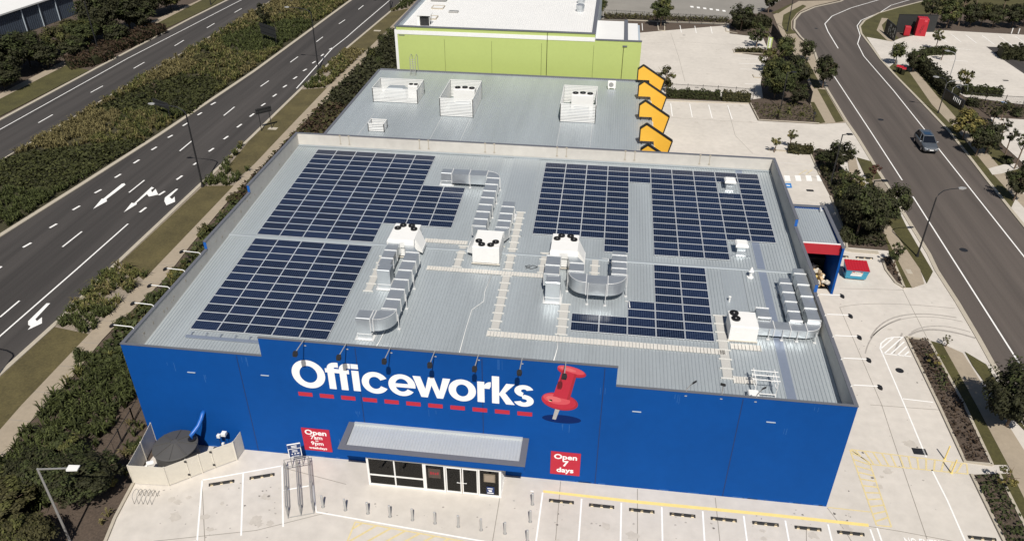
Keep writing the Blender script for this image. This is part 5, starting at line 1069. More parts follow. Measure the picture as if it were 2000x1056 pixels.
tree(1062, 175, 8.6, .9, 'thin twiggy tree rising above the roof edge, left of a pair at the green wall', 'sparse', 'leaf_olive', cz=7.6, vr=1.1); tree(1086, 176, 8.2, 1.1, 'thin twiggy tree rising above the roof edge, right of a pair at the green wall', 'sparse', 'leaf_olive', cz=7.3, vr=1.0)
def palm(u, v, h, r, label, stem=.5):
    b = G(u, v, .05); t = thing('palm', label, 'palm', b); MB().tube([(0, 0, 0), (.05, 0, stem)], .14, 8, 0, .10).build('trunk', 'dark_bark', t); mb = MB(); rg = random.Random(int(u))
    for k in range(26):
        a = k * 2.4; el_ = rg.uniform(.1, 1.3); L_ = r * rg.uniform(.8, 1.1); px, py = -sin(a) * .07, cos(a) * .07; pts = []
        for s_ in (0, .4, .75, 1): pts.append((cos(a) * L_ * s_ * cos(el_), sin(a) * L_ * s_ * cos(el_), stem + L_ * s_ * sin(el_) - .55 * L_ * s_ * s_))
        for i in range(3): w0, w1 = 1 - i * .3, 1 - (i + 1) * .3; p, q = pts[i], pts[i + 1]; mb.add([(p[0] - px * w0, p[1] - py * w0, p[2]), (p[0] + px * w0, p[1] + py * w0, p[2]), (q[0] + px * w1, q[1] + py * w1, q[2]), (q[0] - px * w1, q[1] - py * w1, q[2])], [(0, 1, 2, 3)])
    mb.build('fronds', 'leaf_light', t)
palm(1518, 232, 1.8, 1.5, 'spiky palm in the mulch, largest and nearest to the rear bays', .9); palm(1540, 222, 1.4, 1.2, 'spiky palm in the mulch right of the largest one', .5); palm(1566, 226, 1.0, 1.0, 'low spiky agave near the footpath grass', .15); palm(1548, 204, 1.2, 1.1, 'spiky palm below the black fence', .4)
# right of the right road
tree(1748, 126, 3.9, 1.55, 'street tree with bare pale trunk by the driveway across the right road', 'dense', 'leaf_mid'); tree(1782, 140, 4.0, 1.9, 'dark tree above the red wheelie bins', 'dense', 'leaf_dark')
tree(1826, 98, 3.8, 1.2, 'small tree right of the tall red box', 'loose', 'leaf_light'); tree(1838, 118, 2.8, .9, 'thin tree beside the pale curved lamp post', 'loose', 'leaf_mid'); tree(1880, 175, 3.9, 1.5, 'open lopsided tree above the clipped hedge across the right road', 'loose', 'leaf_light')
hedge([(1800, 108), (1830, 106), (1862, 106)], 1.6, 1.0, 'clipped hedge in the pale car park across the right road, farther one', 'leaf_mid'); hedge([(1878, 182), (1954, 188)], 1.7, 1.1, 'clipped dark hedge above the pale picket fence', 'leaf_mid')
hedge([(1797, 133), (1815, 150), (1840, 175), (1858, 192)], 2.0, 1.5, 'dark hedge running behind the fence across the right road', 'leaf_dark', 30, .18)
tree(1880, 272, 4.2, 2.3, 'yellow green flowering tree on the far footpath', 'dense', 'leaf_yellow'); tree(1924, 300, 4.4, 2.1, 'dark tree in front of the yellow green flowering tree', 'dense', 'leaf_dark'); tree(1905, 305, 4.0, 1.5, 'dark round tree at the kerb casting a shadow on the far road edge', 'dense', 'leaf_dark')
tree(1950, 285, 3.8, .9, 'narrow conifer like tree between the dark tree and the pale car park', 'loose', 'leaf_dark'); tree(1964, 300, 3.6, .9, 'narrow dark tree at the front of the pale car park', 'loose', 'leaf_dark'); tree(1938, 240, 2.6, .9, 'small dark conifer behind the flowering tree', 'loose', 'leaf_dark'); tree(1955, 235, 2.8, .8, 'small dark conifer below the pale picket fence', 'loose', 'leaf_dark')
tree(1981, 330, 4.6, 1.0, 'thin tree with long bare trunk at the right edge', 'loose', 'leaf_mid', cz=3.9); tree(1979, 392, 4.4, 1.7, 'dark tree at the right edge casting a shadow on the far path', 'dense', 'leaf_dark'); tree(1998, 352, 3.0, 1.2, 'dark shrubby tree at the right edge beside the bare trunk', 'loose', 'leaf_dark')
shrub(1948, 222, .8, 1.0, 'round dark shrub in the bed below the picket fence', 'leaf_dark'); shrub(1985, 226, 1.0, 1.2, 'dark shrub by the black bins at the right edge', 'leaf_dark'); shrub(1966, 318, 1.0, 1.1, 'dark shrub in the bed by the far path', 'leaf_dark'); shrub(1895, 205, 1.3, 1.3, 'dark shrub at the foot of the black sign', 'leaf_dark')
for i, (u, v, h, r, kd, mm, lb) in enumerate(((1812, 45, 6, 2.2, 'loose', 'leaf_dark', 'dark tree behind the charcoal wall, left end of the upper right tree belt'), (1848, 55, 5.5, 2.6, 'dense', 'leaf_mid', 'bushy tree right of the charcoal wall'), (1872, 50, 6.5, 2.2, 'loose', 'leaf_dark', 'taller dark tree in the upper right tree belt right of the bushy one'), (1893, 52, 4.5, 2.3, 'dense', 'leaf_dark', 'dark rounded tree mid way along the upper right tree belt'),
        (1915, 50, 4.4, 2.2, 'dense', 'leaf_olive', 'olive tree in the upper right tree belt'), (1938, 54, 4.2, 2.2, 'dense', 'leaf_dark', 'dark tree in the upper right belt above the bays'), (1952, 40, 6.5, 1.5, 'loose', 'leaf_dark', 'narrow conifer in the upper right tree belt'), (1976, 54, 4.4, 2.4, 'dense', 'leaf_dark', 'dark tree at the right end of the upper right belt'), (1998, 50, 4.5, 2.2, 'dense', 'leaf_mid', 'tree at the right edge of the picture in the upper belt'), (1903, 22, 5.5, 1.4, 'loose', 'leaf_dark', 'narrow dark tree at the top right, behind the belt'), (1830, 20, 4.2, 1.8, 'loose', 'leaf_olive', 'pale tree near the far kerb at the top right'))):
    tree(u, v, h, r, lb, kd, mm, group='upper right tree belt')
hedge([(1900, 20), (1985, 24)], 1.5, 1.1, 'low dark hedge on the lawn at the top right', 'leaf_dark', 22, .2)
hedge([(1950, 112), (2010, 116)], 3, 1.8, 'dark shrub mass on the painted canopy shadow at the right edge', 'leaf_dark', 20, .25)
# left side
tree(520, 55, 5.0, 1.9, 'dark shrubby tree on the median beside the large sign', 'loose', 'leaf_dark', bark='dark_bark'); tree(305, 185, 2.6, 1.0, 'thin dark sapling on the median behind the lamp head', 'sparse', 'leaf_dark'); shrub(350, 210, 1.2, 1.2, 'dark shrub on the median right of the small sign', 'leaf_dark'); shrub(400, 120, 2.6, 1.5, 'dark reddish shrub patch in the median grasses', 'leaf_olive'); shrub(275, 195, 1.2, 1.0, 'dark rounded shrub low in the median ground cover', 'leaf_dark')
for (u, v, r, h, mm, lb) in ((240, 640, .75, 1.3, 'leaf_mid', 'green shrub at the footpath edge near the left parapet floodlights'), (160, 700, .7, 1.2, 'leaf_mid', 'upright green shrub on the footpath edge by the store corner'), (455, 395, .8, 1.2, 'leaf_olive', 'olive shrub at the left wall near the upper parapet step'), (400, 460, .9, 1.3, 'leaf_olive', 'olive shrub at the left wall near the lower parapet step'), (345, 540, .9, 1.1, 'leaf_light', 'pale green shrub at the left wall under the floodlights'), (300, 590, .9, 1.1, 'leaf_mid', 'mid green shrub at the left wall under the nearest floodlights'),
                       (655, 185, 1.0, 1.3, 'leaf_dark', 'round dark shrub beside the footpath at the grey roofed neighbour'), (725, 115, 1.1, 1.9, 'leaf_mid', 'green shrub beside the footpath near the green building'), (748, 85, 1.1, 2.0, 'leaf_dark', 'dark shrub against the left end of the green wall'), (762, 75, 1.2, 2.0, 'leaf_mid', 'mid green shrub at the corner of the green building'), (745, 125, 1.6, 2.0, 'leaf_dark', 'dark shrub in the gap between the green wall and the grey roof'), (622, 228, .7, .9, 'leaf_mid', 'small green shrub at the start of the reddish planting'), (600, 262, .9, 1.0, 'leaf_mid', 'green shrub at the rear corner of the store')):
    shrub(u, v, r, h, lb, mm)
for (u, v, h, r, kd, mm, lb) in ((165, 975, 3.4, 2.4, 'big', 'leaf_dark', 'broad dark low tree beside the white lamp post, right of it'), (85, 960, 3.2, 2.3, 'big', 'leaf_dark', 'broad dark low tree left of the white lamp post'), (20, 1010, 3.0, 2.3, 'big', 'leaf_olive', 'broad yellowish green low tree at the lower left corner'), (60, 1090, 3.0, 2.2, 'big', 'leaf_olive', 'olive low tree at the bottom edge beside the lamp post'), (-30, 960, 2.8, 1.9, 'dense', 'leaf_mid', 'green low tree at the left edge by the footpath'), (135, 905, 2.2, 1.6, 'dense', 'leaf_mid', 'mid green bush above the broad dark low tree'), (215, 945, 2.6, 1.3, 'dense', 'leaf_dark', 'dark low tree next to the white screen corner')):
    tree(u, v, h, r, lb, kd, mm, vr=h * .45, cz=h * .6, group='low trees at the lower left')
shrub(218, 945, .5, .8, 'yellow green shrub in front of the white screen', 'leaf_yellow'); shrub(262, 880, .6, .7, 'green shrub outside the white screen', 'leaf_mid')
hedge([(133, 132), (180, 124), (212, 112)], 3.4, 1.3, 'low reddish brown hedge beside the far road, nearer half', 'leaf_brownred', 26, .2); hedge([(190, 110), (250, 88), (312, 62)], 3.6, 1.4, 'low reddish brown hedge beside the far road, farther half', 'leaf_brownred', 26, .2)
for (u, v, h, r, mm, lb) in ((85, 112, 3.6, 2.2, 'leaf_mid', 'green bush at the foot of the warehouse wall, left one'), (138, 84, 3.8, 2.4, 'leaf_olive', 'olive bush hiding the foot of the warehouse wall, middle one'), (186, 84, 4.4, 2.4, 'leaf_dark', 'dark bush between the warehouse corner and the reddish hedge'), (232, 88, 3.8, 2.2, 'leaf_dark', 'dark bush right behind the reddish brown hedge'), (278, 60, 4.6, 2.4, 'leaf_dark', 'dark bush behind the far end of the reddish brown hedge'), (205, 72, 7.5, 3.6, 'leaf_dark', 'tall dark pine like tree behind the reddish hedge'), (255, 60, 8.0, 3.4, 'leaf_dark', 'tall dark tree right of the pine like tree behind the reddish hedge'), (295, 32, 5.5, 3.0, 'leaf_dark', 'dark tree right of the tall pair at the upper left'), (165, 95, 4.6, 2.6, 'leaf_mid', 'bushy green tree in front of the warehouse'), (120, 105, 4.4, 2.3, 'leaf_olive', 'olive bushy tree in front of the warehouse, left one'), (60, 130, 5.5, 3.0, 'leaf_dark', 'dark tree at the left edge of the far path'), (20, 150, 6.2, 3.6, 'leaf_dark', 'very dark tree at the left edge below the warehouse'), (95, 135, 4.0, 2.2, 'leaf_dark', 'dark shrubby tree beside the far path'), (10, 175, 4.0, 2.6, 'leaf_dark', 'dark low tree at the left edge near the far path'), (335, 20, 4.2, 2.4, 'leaf_olive', 'olive shrubby tree beside the far footpath at the top'), (375, -8, 4.2, 2.2, 'leaf_olive', 'shrubby tree beside the far footpath at the very top'), (-40, 150, 6, 3.5, 'leaf_dark', 'dark tree outside the left edge'), (150, 112, 3.2, 2.0, 'leaf_dark', 'dark low bush under the bushy green tree')):
    tree(u, v, h * 1.1, r * 1.28, lb, 'big' if r > 2.4 else 'dense', mm, group='dark trees at the upper left', bark='dark_bark')
# ================================================================ STREET FURNITURE
def pole_tube(pts, r0, r1, n=8): return MB().tube(pts, r0, n, 0, r1)
def street_lamp(u, v, h, head, label, m='black_metal', group='street lamps', r=.11, headm='galv'):
    b = G(u, v, .03); t = thing('street_lamp', label, 'street lamp', b, 0, group); d = Vector(head); L_ = d.length
    pole_tube([(0, 0, 0), (0, 0, h * .5), (0, 0, h - .5)], r, r * .7).build('pole', m, t)
    MB().cyl((0, 0), r * 1.8, 0, .35, 10, 0, r * 1.2).build('base_sleeve', m, t)
    pole_tube([(0, 0, h - .5), (d.x * .06, d.y * .06, h - .15), (d.x * .25, d.y * .25, h + .22), (d.x * .55, d.y * .55, h + .34), (d.x, d.y, h + .38)], r * .62, r * .4).build('arm', m, t)
    dn = d.normalized(); sd = Vector((-dn.y, dn.x, 0)); c = Vector((d.x, d.y, h + .38)); MB().loft([[c + dn * k + sd * a * s_ + Vector((0, 0, z * zz)) for a, zz in ((-1, -1), (1, -1), (1, 1), (-1, 1))] for k, s_, z in ((-.1, .10, .05), (.25, .17, .09), (.65, .09, .04))]).build('lamp_head', headm, t)
street_lamp(396, 365, 9.3, (-3.6, .2, 0), 'tall black street lamp on the verge left of the store, arm over the road'); street_lamp(-58, 807, 9.3, (-3.6, .2, 0), 'street lamp outside the left edge whose shadow falls on the kerb'); street_lamp(622, 137, 9.3, (-3.6, .2, 0), 'tall black street lamp on the verge beside the grey roofed neighbour'); street_lamp(763, 20, 9.3, (-3.6, .2, 0), 'black street lamp at the top beside the green building')
street_lamp(195, 110, 9.3, (3.2, -.3, 0), 'black street lamp in the reddish hedge by the far carriageway'); street_lamp(412, 10, 9.3, (3.2, -.3, 0), 'black street lamp beside the far carriageway at the top edge'); 
street_lamp(1791, 501, 7.0, (2.0, .5, 0), 'black curved street lamp on the grass verge beside the right road', r=.09); street_lamp(1537, 62, 7.0, (1.8, .3, 0), 'black street lamp inside the bend of the right road at the top', r=.09); street_lamp(1832, 221, 4.6, (-1.2, .5, 0), 'shorter black street lamp by the black sign across the right road', r=.08)
street_lamp(1853, 157, 4.0, (-1.0, .6, 0), 'pale curved lamp post in the pale car park across the right road', m='galv', r=.07)
# square headed car park lights
def lot_light(u, v, h, dx, dy, label, m, hm):
    t = thing('car_park_light', label, 'lamp post', G(u, v, .03), 0, 'car park lights'); pole_tube([(0, 0, 0), (0, 0, h)], .075, .06).build('pole', m, t); MB().bar((0, 0, h - .05), (dx, dy, h), .07, .07).build('arm', m, t)
    d = Vector((dx, dy, 0)).normalized(); s_ = Vector((-d.y, d.x, 0)) * .2; c = Vector((dx, dy, h)); MB().loft([[c + s_ + Vector((0, 0, -.05)), c - s_ + Vector((0, 0, -.05)), c - s_ + Vector((0, 0, .07)), c + s_ + Vector((0, 0, .07))], [c + d * .62 + s_ + Vector((0, 0, -.03)), c + d * .62 - s_ + Vector((0, 0, -.03)), c + d * .62 - s_ + Vector((0, 0, .03)), c + d * .62 + s_ + Vector((0, 0, .03))]]).build('lamp_head', hm, t)
lot_light(137, 1056, 6.3, 1.7, .25, 'pale grey square car park light at the lower left with its arm to the right', 'grey_steel', 'white_metal')
lot_light(1622, 360, 6.2, .5, .1, 'black car park light in front of the driveway tree', 'black_metal', 'black'); lot_light(1680, 455, 6.0, .7, .1, 'black car park light inside the dark tree clump', 'black_metal', 'black'); lot_light(1524, 215, 5.5, .6, .1, 'black car park light among the palms', 'black_metal', 'black')
# road signs seen from behind
def twin_sign(p0, p1, h, bh, label, over=.35):
    a, b = G(*p0, .04), G(*p1, .04); c = (a + b) / 2; t = thing('road_sign', label, 'road sign', c, 0, 'road signs seen from behind'); a -= c; b -= c; d = (b - a).normalized()
    for q in (a, b): MB().tube([q, q + Vector((0, 0, h))], .05, 8).build('post', 'black_metal', t)
    z = h - bh / 2; m = MB(); m.bar(a - d * over + Vector((0, 0, z)), b + d * over + Vector((0, 0, z)), .04, bh); m.build('board', 'charcoal_panel', t)
    for k in (.25, .75):
        m = MB(); nrm = d.cross(Vector((0, 0, 1))) * .04; m.bar(a - d * over + nrm + Vector((0, 0, h - bh * k)), b + d * over + nrm + Vector((0, 0, h - bh * k)), .03, .06); m.build('stiffener', 'black_metal', t)
twin_sign((515, 84), (541, 93), 3.5, 1.9, 'large dark sign board on two posts in the median grasses'); twin_sign((511, 256), (531, 251), 3.1, .75, 'low wide dark sign on two posts on the verge grass'); twin_sign((309, 229), (334, 238), 2.7, .9, 'dark sign on two posts at the median edge under the lamp head')
# fences
def fence(pts, h, label, m='black_metal', gap=.12, bay=2.4, pick=.018, group=None, panel=None):
    P = GP(pts, .04); o = P[0].copy(); t = thing('fence', label, 'fence', o, 0, group)
    for i in range(len(P) - 1):
        a, b = P[i] - o, P[i + 1] - o; L_ = (b - a).length; d = (b - a) / L_; n = max(1, round(L_ / bay))
        for k in range(n):
            p, q = a + d * L_ * k / n, a + d * L_ * (k + 1) / n; mb = MB()
            for z in (.12, h - .1): mb.bar(p + Vector((0, 0, z)), q + Vector((0, 0, z)), .035, .04)
            ng = max(2, int((q - p).length / gap))
            for g in range(1, ng): r_ = p.lerp(q, g / ng); mb.bar(r_ + Vector((0, 0, .05)), r_ + Vector((0, 0, h)), pick, pick)
            mb.build('picket_panel', m, t); MB().box(p.x - .035, p.y - .035, 0, p.x + .035, p.y + .035, h + .08).build('fence_post', m, t)
        MB().box(b.x - .035, b.y - .035, 0, b.x + .035, b.y + .035, h + .08).build('fence_post', m, t)
fence([(1506, 66), (1533, 105), (1560, 155), (1582, 204)], 1.9, 'tall black picket fence between the rear car park trees and the footpath', gap=.10, pick=.03)
fence([(1312, 185), (1400, 190), (1470, 195)], 1.7, 'thin dark picket fence behind the clipped hedge of the rear bays', gap=.16)
fence([(1176, 36), (1284, 42)], 1.7, 'black fence at the far car park edge, left of the tall pale tree', gap=.3, pick=.02); fence([(1300, 43), (1418, 49)], 1.7, 'black fence at the far car park edge, right of the tall pale tree', gap=.3, pick=.02)
fence([(1890, 206), (1920, 209), (1958, 213), (1994, 215), (2040, 219)], 2.0, 'dark picket fence in front of the pale car park across the right road', gap=.13)
fence([(1796, 132), (1818, 152), (1845, 180)], 1.5, 'dark picket fence along the far footpath hedge', gap=.14)
fence([(212, 905), (262, 822), (290, 770)], 1.2, 'dark post and wire fence in the mulch outside the white screen', gap=1.2, pick=.015, m='black_metal')
# white slatted screen round the rain water tank
SC = [(.30, .02), (.60, -1.86), (.86, -3.95), (3.29, -3.82), (4.36, -2.97), (4.98, -2.45), (5.62, -1.92), (6.79, -1.03), (6.88, -.02)]
t = thing('slatted_screen', 'cream slatted metal screen enclosing the dark rainwater tank', 'screen fence', (3.5, -2.2, 0))
for i in range(len(SC) - 1):
    a, b = Vector((SC[i][0] - 3.5, SC[i][1] + 2.2, 0)), Vector((SC[i + 1][0] - 3.5, SC[i + 1][1] + 2.2, 0)); mb = MB()
    for k in range(17): mb.bar(a + Vector((0, 0, .11 + k * .098)), b + Vector((0, 0, .11 + k * .098)), .025, .082)
    mb.build('slat_panel', 'cream_metal', t); MB().box(a.x - .04, a.y - .04, 0, a.x + .04, a.y + .04, 1.75).build('post', 'cream_metal', t)
    if i in (4, 6):
        for z in (.3, 1.5): MB().box(a.x - .07, a.y - .09, z, a.x + .07, a.y - .04, z + .14).build('hinge', 'black', t)
t = thing('water_tank', 'round dark grey rainwater tank with ribbed lid in front of the blue wall', 'water tank', (3.15, -1.92, -.22))
m = MB(); n = 36
m.loft([[(r * cos(2 * pi * k / n), r * sin(2 * pi * k / n), z) for k in range(n)] for r, z in ((1.38, .22), (1.38, 1.95), (1.46, 1.97), (1.46, 2.06), (1.42, 2.08), (.2, 2.36))]); m.build('tank_body', 'tank', t)
for k in range(8): a = k * pi / 4 + .2; MB().bar((.25 * cos(a), .25 * sin(a), 2.37), (1.40 * cos(a), 1.40 * sin(a), 2.11), .07, .05).build('lid_rib', 'tank', t)
MB().cyl((.95, .55), .26, 2.18, 2.27, 18).build('inlet', 'black', t)
MB().tube([(-1.2, -1.0, 1.3), (-1.5, -1.2, 1.35), (-1.65, -1.3, 1.1), (-1.65, -1.3, .24)], .17, 10).build('overflow_pipe', 'white_metal', t)
tag(MB().tube([(0, 0, 0), (.02, .02, .28), (.12, .22, .42), (.3, .62, .62), (.42, .95, .95), (.46, 1.18, 1.2), (.46, 1.44, 1.25)], .15, 12).build('downpipe', 'blue_pipe', None, (4.1, -1.37, 2.03), smooth=True), 'blue bent downpipe running from the wall into the rainwater tank', 'downpipe')
t = thing('pump_set', 'small pump and white meter boxes on thin posts beside the rainwater tank', 'pump', (5.6, -.6, 0))
for x, y, z, s_ in ((0, 0, 1.6, .11), (.35, .1, 1.75, .16), (.3, -.2, 1.05, .08)): MB().tube([(x, y, 0), (x, y, z)], .02, 6).build('post', 'black_metal', t); MB().bevbox(x - s_, y - s_, z, x + s_, y + s_, z + .26, .03).build('meter_box', 'white_metal', t)
MB().bevbox(-.7, -.3, .05, -.2, .2, .5, .1).build('pump_body', 'black', t); MB().tube([(-.2, 0, .3), (.1, 0, .3), (.1, .3, .6)], .05, 8).build('pipe', 'galv', t)
# bollards
bl = thing('bollard', 'b', 'bollard', (0, 0, 0)); q = MB().cyl((0, 0), .075, 0, 1.0, 14).cyl((0, 0), .075, 1.0, 1.03, 14, 0, .05).build('post', 'galv', bl); q2 = MB().cyl((0, 0), .12, 0, .015, 14).build('base_plate', 'grey_steel', bl); KIDS[bl.name] = [q, q2]
for i, x in enumerate((14.0, 15.52, 17.03, 18.5, 19.99, 21.46, 22.97, 24.44, 25.96)):
    place(bl, i > 0, (x, -4.21 - .072 * i, .002), 0, f'grey steel bollard in the row before the entrance, {ORD[i]} from the left', 'bollards before the entrance')
for i, (x, y) in enumerate(((27.43, -2.27), (27.43, -3.68), (27.41, -5.19))):
    place(bl, True, (x, y, .002), 0, f'grey steel bollard beside the front parking bays, {ORD[i]} from the wall', 'bollards before the entrance')
# wheel stops
ws = MB().loft([[(-.82, -.11, 0), (.82, -.11, 0), (.82, .10, 0), (-.82, .10, 0)], [(-.80, -.07, .12), (.80, -.07, .12), (.80, .06, .12), (-.80, .06, .12)]]).build('wheel_stop', 'rubber'); ws['category'] = 'wheel stop'
kids = []
for x in (-.62, 0, .62): kids.append(MB().loft([[(x - .09, -.112, .01), (x + .09, -.112, .01), (x + .07, -.04, .122), (x - .07, -.04, .122)], [(x - .09, -.118, .012), (x + .09, -.118, .012), (x + .07, -.045, .130), (x - .07, -.045, .130)]]).build('reflector', 'reflector', ws))
KIDS[ws.name] = kids
STOPS = [(u, v, 0, f'black wheel stop in the front bays right of the entrance, {ORD[i]} from the left') for i, (u, v) in enumerate(((1096.5, 979), (1175, 988), (1253.5, 997), (1333, 1005.5), (1413.5, 1014), (1495, 1022.5), (1578, 1031.5), (1661.5, 1041)))]
STOPS += [(433, 943, .35, 'black wheel stop in the left bay beside the white screen'), (512, 930, .35, 'black wheel stop in the bay beside the trolley rails'), (1918, 1051, 0, 'black wheel stop at the lower right corner of the car park'), (1688, 504, 0, 'black wheel stop behind the blue waste bin'), (1640, 501, 0, 'black wheel stop half hidden by the loading shelter')]
for i, (u, v, a, lb) in enumerate(STOPS):
    g = G(u, v, .004); place(ws, i > 0, g, a, lb, 'rubber wheel stops')
# trolley return
T0, T1 = Vector((12.11, -5.42, 0)), Vector((10.35, -1.24, 0)); dl = (T1 - T0).normalized(); dw = Vector((1.50, .57, 0)) / 2; L_ = (T1 - T0).length
t = thing('trolley_bay', 'steel trolley return rails with a navy sign board at the far end', 'trolley bay', T0)
for k in range(3):
    o_ = dw * k; sd = Vector((dl.y, -dl.x, 0)) * .07
    for s_ in (-1, 1):
        for z in (.28, .62): 
            m = MB(); m.tube([o_ + Vector((0, 0, .02)), o_ + dl * .45 + sd * s_ + Vector((0, 0, z)), o_ + dl * (L_ - .2) + sd * s_ + Vector((0, 0, z)), o_ + dl * L_ + sd * s_ + Vector((0, 0, .02))], .019, 8); m.build('rail', 'grey_steel', t)
    for e_ in (.45, 2.2, L_ - .25): m = MB(); m.tube([o_ + dl * e_, o_ + dl * e_ + Vector((0, 0, .95 if e_ > 4 else .66))], .03, 8); m.build('rail_post', 'grey_steel', t)
MB().tube([dl * .05 + Vector((0, 0, .03)), dl * .05 + dw * 2 + Vector((0, 0, .03))], .03, 8).build('cross_bar', 'grey_steel', t)
for z, e_ in ((.95, L_ - .25), (.62, L_ - .6)): MB().tube([dl * e_ + Vector((0, 0, z)), dl * e_ + dw * 2 + Vector((0, 0, z))], .025, 8).build('cross_bar', 'grey_steel', t)
c = dl * (L_ - .1) + dw; nx = dw.normalized(); zz = Vector((0, 0, 1)); nf = Vector((dl.x, dl.y, 0)) * -1
for s_ in (-.36, .36): MB().tube([c + nx * s_, c + nx * s_ + zz * 2.15], .03, 8).build('sign_post', 'grey_steel', t)
def slab(cx, z0, z1, w_, y, m, nm):
    p_ = c + nf * y; b = MB(); a0 = p_ + nx * (cx - w_ / 2); a1 = p_ + nx * (cx + w_ / 2); th = nf * .006
    b.loft([[q + zz * h for q in (a0, a1)] + [q + zz * h for q in (a1 - th, a0 - th)] for h in (z0, z1)]); return b.build(nm, m, t)
slab(0, .98, 2.2, .86, .05, 'sign_white', 'sign_board'); slab(0, 1.76, 2.10, .84, .058, 'navy', 'navy_panel'); slab(0, 1.02, 1.70, .76, .058, 'navy', 'navy_panel')
for k, (x, z, w_, h_) in enumerate(((0, 1.96, .36, .06), (0, 1.84, .36, .06), (0, 1.58, .36, .03), (0, 1.50, .34, .03), (0, 1.42, .38, .03), (-.2, 1.22, .08, .08), (0, 1.23, .11, .08), (.2, 1.24, .14, .08), (0, 1.07, .5, .02))): slab(x, z, z + h_, w_, .066, 'sign_white', 'sign_print')
# bicycle hoops
for i in range(5):
    b = G(268 + i * 8.5, 975 + i * .4, .004); t = tag(MB().tube([(0, -.35, 0), (0, -.35, .55), (0, -.25, .75), (0, .0, .82), (0, .25, .75), (0, .35, .55), (0, .35, 0)], .017, 8).build('bike_hoop', 'grey_steel', None, b, smooth=True), f'bent steel bicycle hoop near the white screen, {ORD[i]} from the left', 'bike rack', 'bicycle hoops')
# swing gates at the lane: two yellow posts thrown open
for i, (u, v, dx, dy) in enumerate(((1845, 896, .55, 0), (1858, 923, .55, 0))):
    b = G(u, v, .01); t = thing('lane_post', f'thin leaning yellow lane marker post with its shadow, {"farther" if i == 0 else "nearer"} of two', 'post', b, 0, 'yellow lane posts'); MB().tube([(0, 0, 0), (0, 0, 1.25)], .05, 8).build('post', 'yellow_paint', t); MB().cyl((0, 0), .1, 0, .02, 10).build('base_plate', 'yellow_paint', t)
# blue waste bin with red lid
b = G(1671, 549, .004); t = thing('waste_bin', 'wheeled blue waste bin with ribbed red lid right of the loading shelter', 'waste bin', (b.x, b.y + .75, b.z), radians(-2))
m = MB(); m.loft([[(-.92, -.55, .14), (.92, -.55, .14), (.92, .45, .14), (-.92, .45, .14)], [(-1.02, -.78, 1.18), (1.02, -.78, 1.18), (1.02, .75, 1.35), (-1.02, .75, 1.35)]]); m.box(-1.05, -.83, 1.12, 1.05, -.76, 1.2); m.build('bin_body', 'bin_blue', t)
m = MB(); n = 24
for i in range(n):
    x0, x1 = -1.04 + i * 2.08 / n, -1.04 + (i + 1) * 2.08 / n; h0, h1 = .05 * (1 - abs(((i) % 3) - 1.5) / 1.5), .05 * (1 - abs(((i + 1) % 3 or (3 if i + 1 else 0)) - 1.5) / 1.5); m.add([(x0, -.85, 1.22 + h0), (x1, -.85, 1.22 + h1), (x1, .80, 1.40 + h1), (x0, .80, 1.40 + h0)], [(0, 1, 2, 3)])
m.box(-1.04, -.85, 1.19, 1.04, -.80, 1.23); m.build('lid', 'red', t)
for x in (-.75, .75):
    for y in (-.4, .3): MB().loft([[(x + s_, y + .08 * cos(2 * pi * k / 12), .08 + .08 * sin(2 * pi * k / 12)) for k in range(12)] for s_ in (-.03, .03)]).build('wheel', 'grey_steel', t)
for s_ in (-1, 1): m = MB(); m.box(s_ * .98, -.35, .6, s_ * 1.12, .3, .78); m.build('lift_pocket', 'navy', t)
def face(z0, z1, x0, x1, m_, nm, dp): y = lambda z: -.55 - .23 * (z - .14) / 1.04 - dp; MB().add([(x0, y(z0), z0), (x1, y(z0), z0), (x1, y(z1), z1), (x0, y(z1), z1)], [(0, 1, 2, 3)]).build(nm, m_, t)
face(.62, 1.06, -.5, .5, 'cream_metal', 'label', .006); face(.50, .70, -.55, .45, 'sign_white', 'label', .010); face(.94, 1.04, -.46, -.26, 'sign_red', 'label', .012); face(.94, 1.04, .26, .46, 'sign_red', 'label', .012)
for k in range(5): face(.78, .90, -.42 + k * .17, -.30 + k * .17, 'sign_white', 'label', .014)
# far red boxes, charcoal wall and sign panels
a, b2 = G(1748, 62, .05), G(1824, 63, .05); t = thing('charcoal_wall', 'plain charcoal wall behind the two red boxes', 'wall', a)
MB().bar((0, 0, 1.55), (b2 - a) + Vector((0, 0, 1.55)), .12, 3.1).build('wall_panel', 'charcoal_panel', t); MB().bar((0, 0, 3.13), (b2 - a) + Vector((0, 0, 3.13)), .2, .06).build('coping', 'black', t)
def redbox(u, v, w_, d_, h, lb, mark):
    b = G(u, v, .06); t = thing('red_box', lb, 'red box', (b.x, b.y + d_ / 2, b.z), radians(-8)); MB().bevbox(-w_ / 2, -d_ / 2, 0, w_ / 2, d_ / 2, h, .06).build('box_body', 'red', t)
    for k in range(4): MB().box(-w_ / 2 + w_ * (k + .5) / 4 - .02, -d_ / 2 + .07, h, -w_ / 2 + w_ * (k + .5) / 4 + .02, d_ / 2 - .07, h + .02).build('lid_rib', 'red_light', t)
    if mark:
        for dx in (-.12, .12): MB().tube([(dx - .15, -d_ / 2 - .012, .5), (dx - .2, -d_ / 2 - .012, .9), (dx, -d_ / 2 - .012, 1.2), (dx + .02, -d_ / 2 - .012, 1.6), (dx + .25, -d_ / 2 - .012, 2.0)], .03, 6).build('painted_mark', 'black', t)
        MB().box(.15, -d_ / 2 - .02, h - .55, .6, -d_ / 2, h - .2).build('painted_mark', 'red_light', t)
redbox(1771, 70, 1.0, 1.0, 1.6, 'smaller red box standing before the charcoal wall', False); redbox(1798, 71, 1.75, 1.9, 3.1, 'tall red box with black squiggle before the charcoal wall', True)
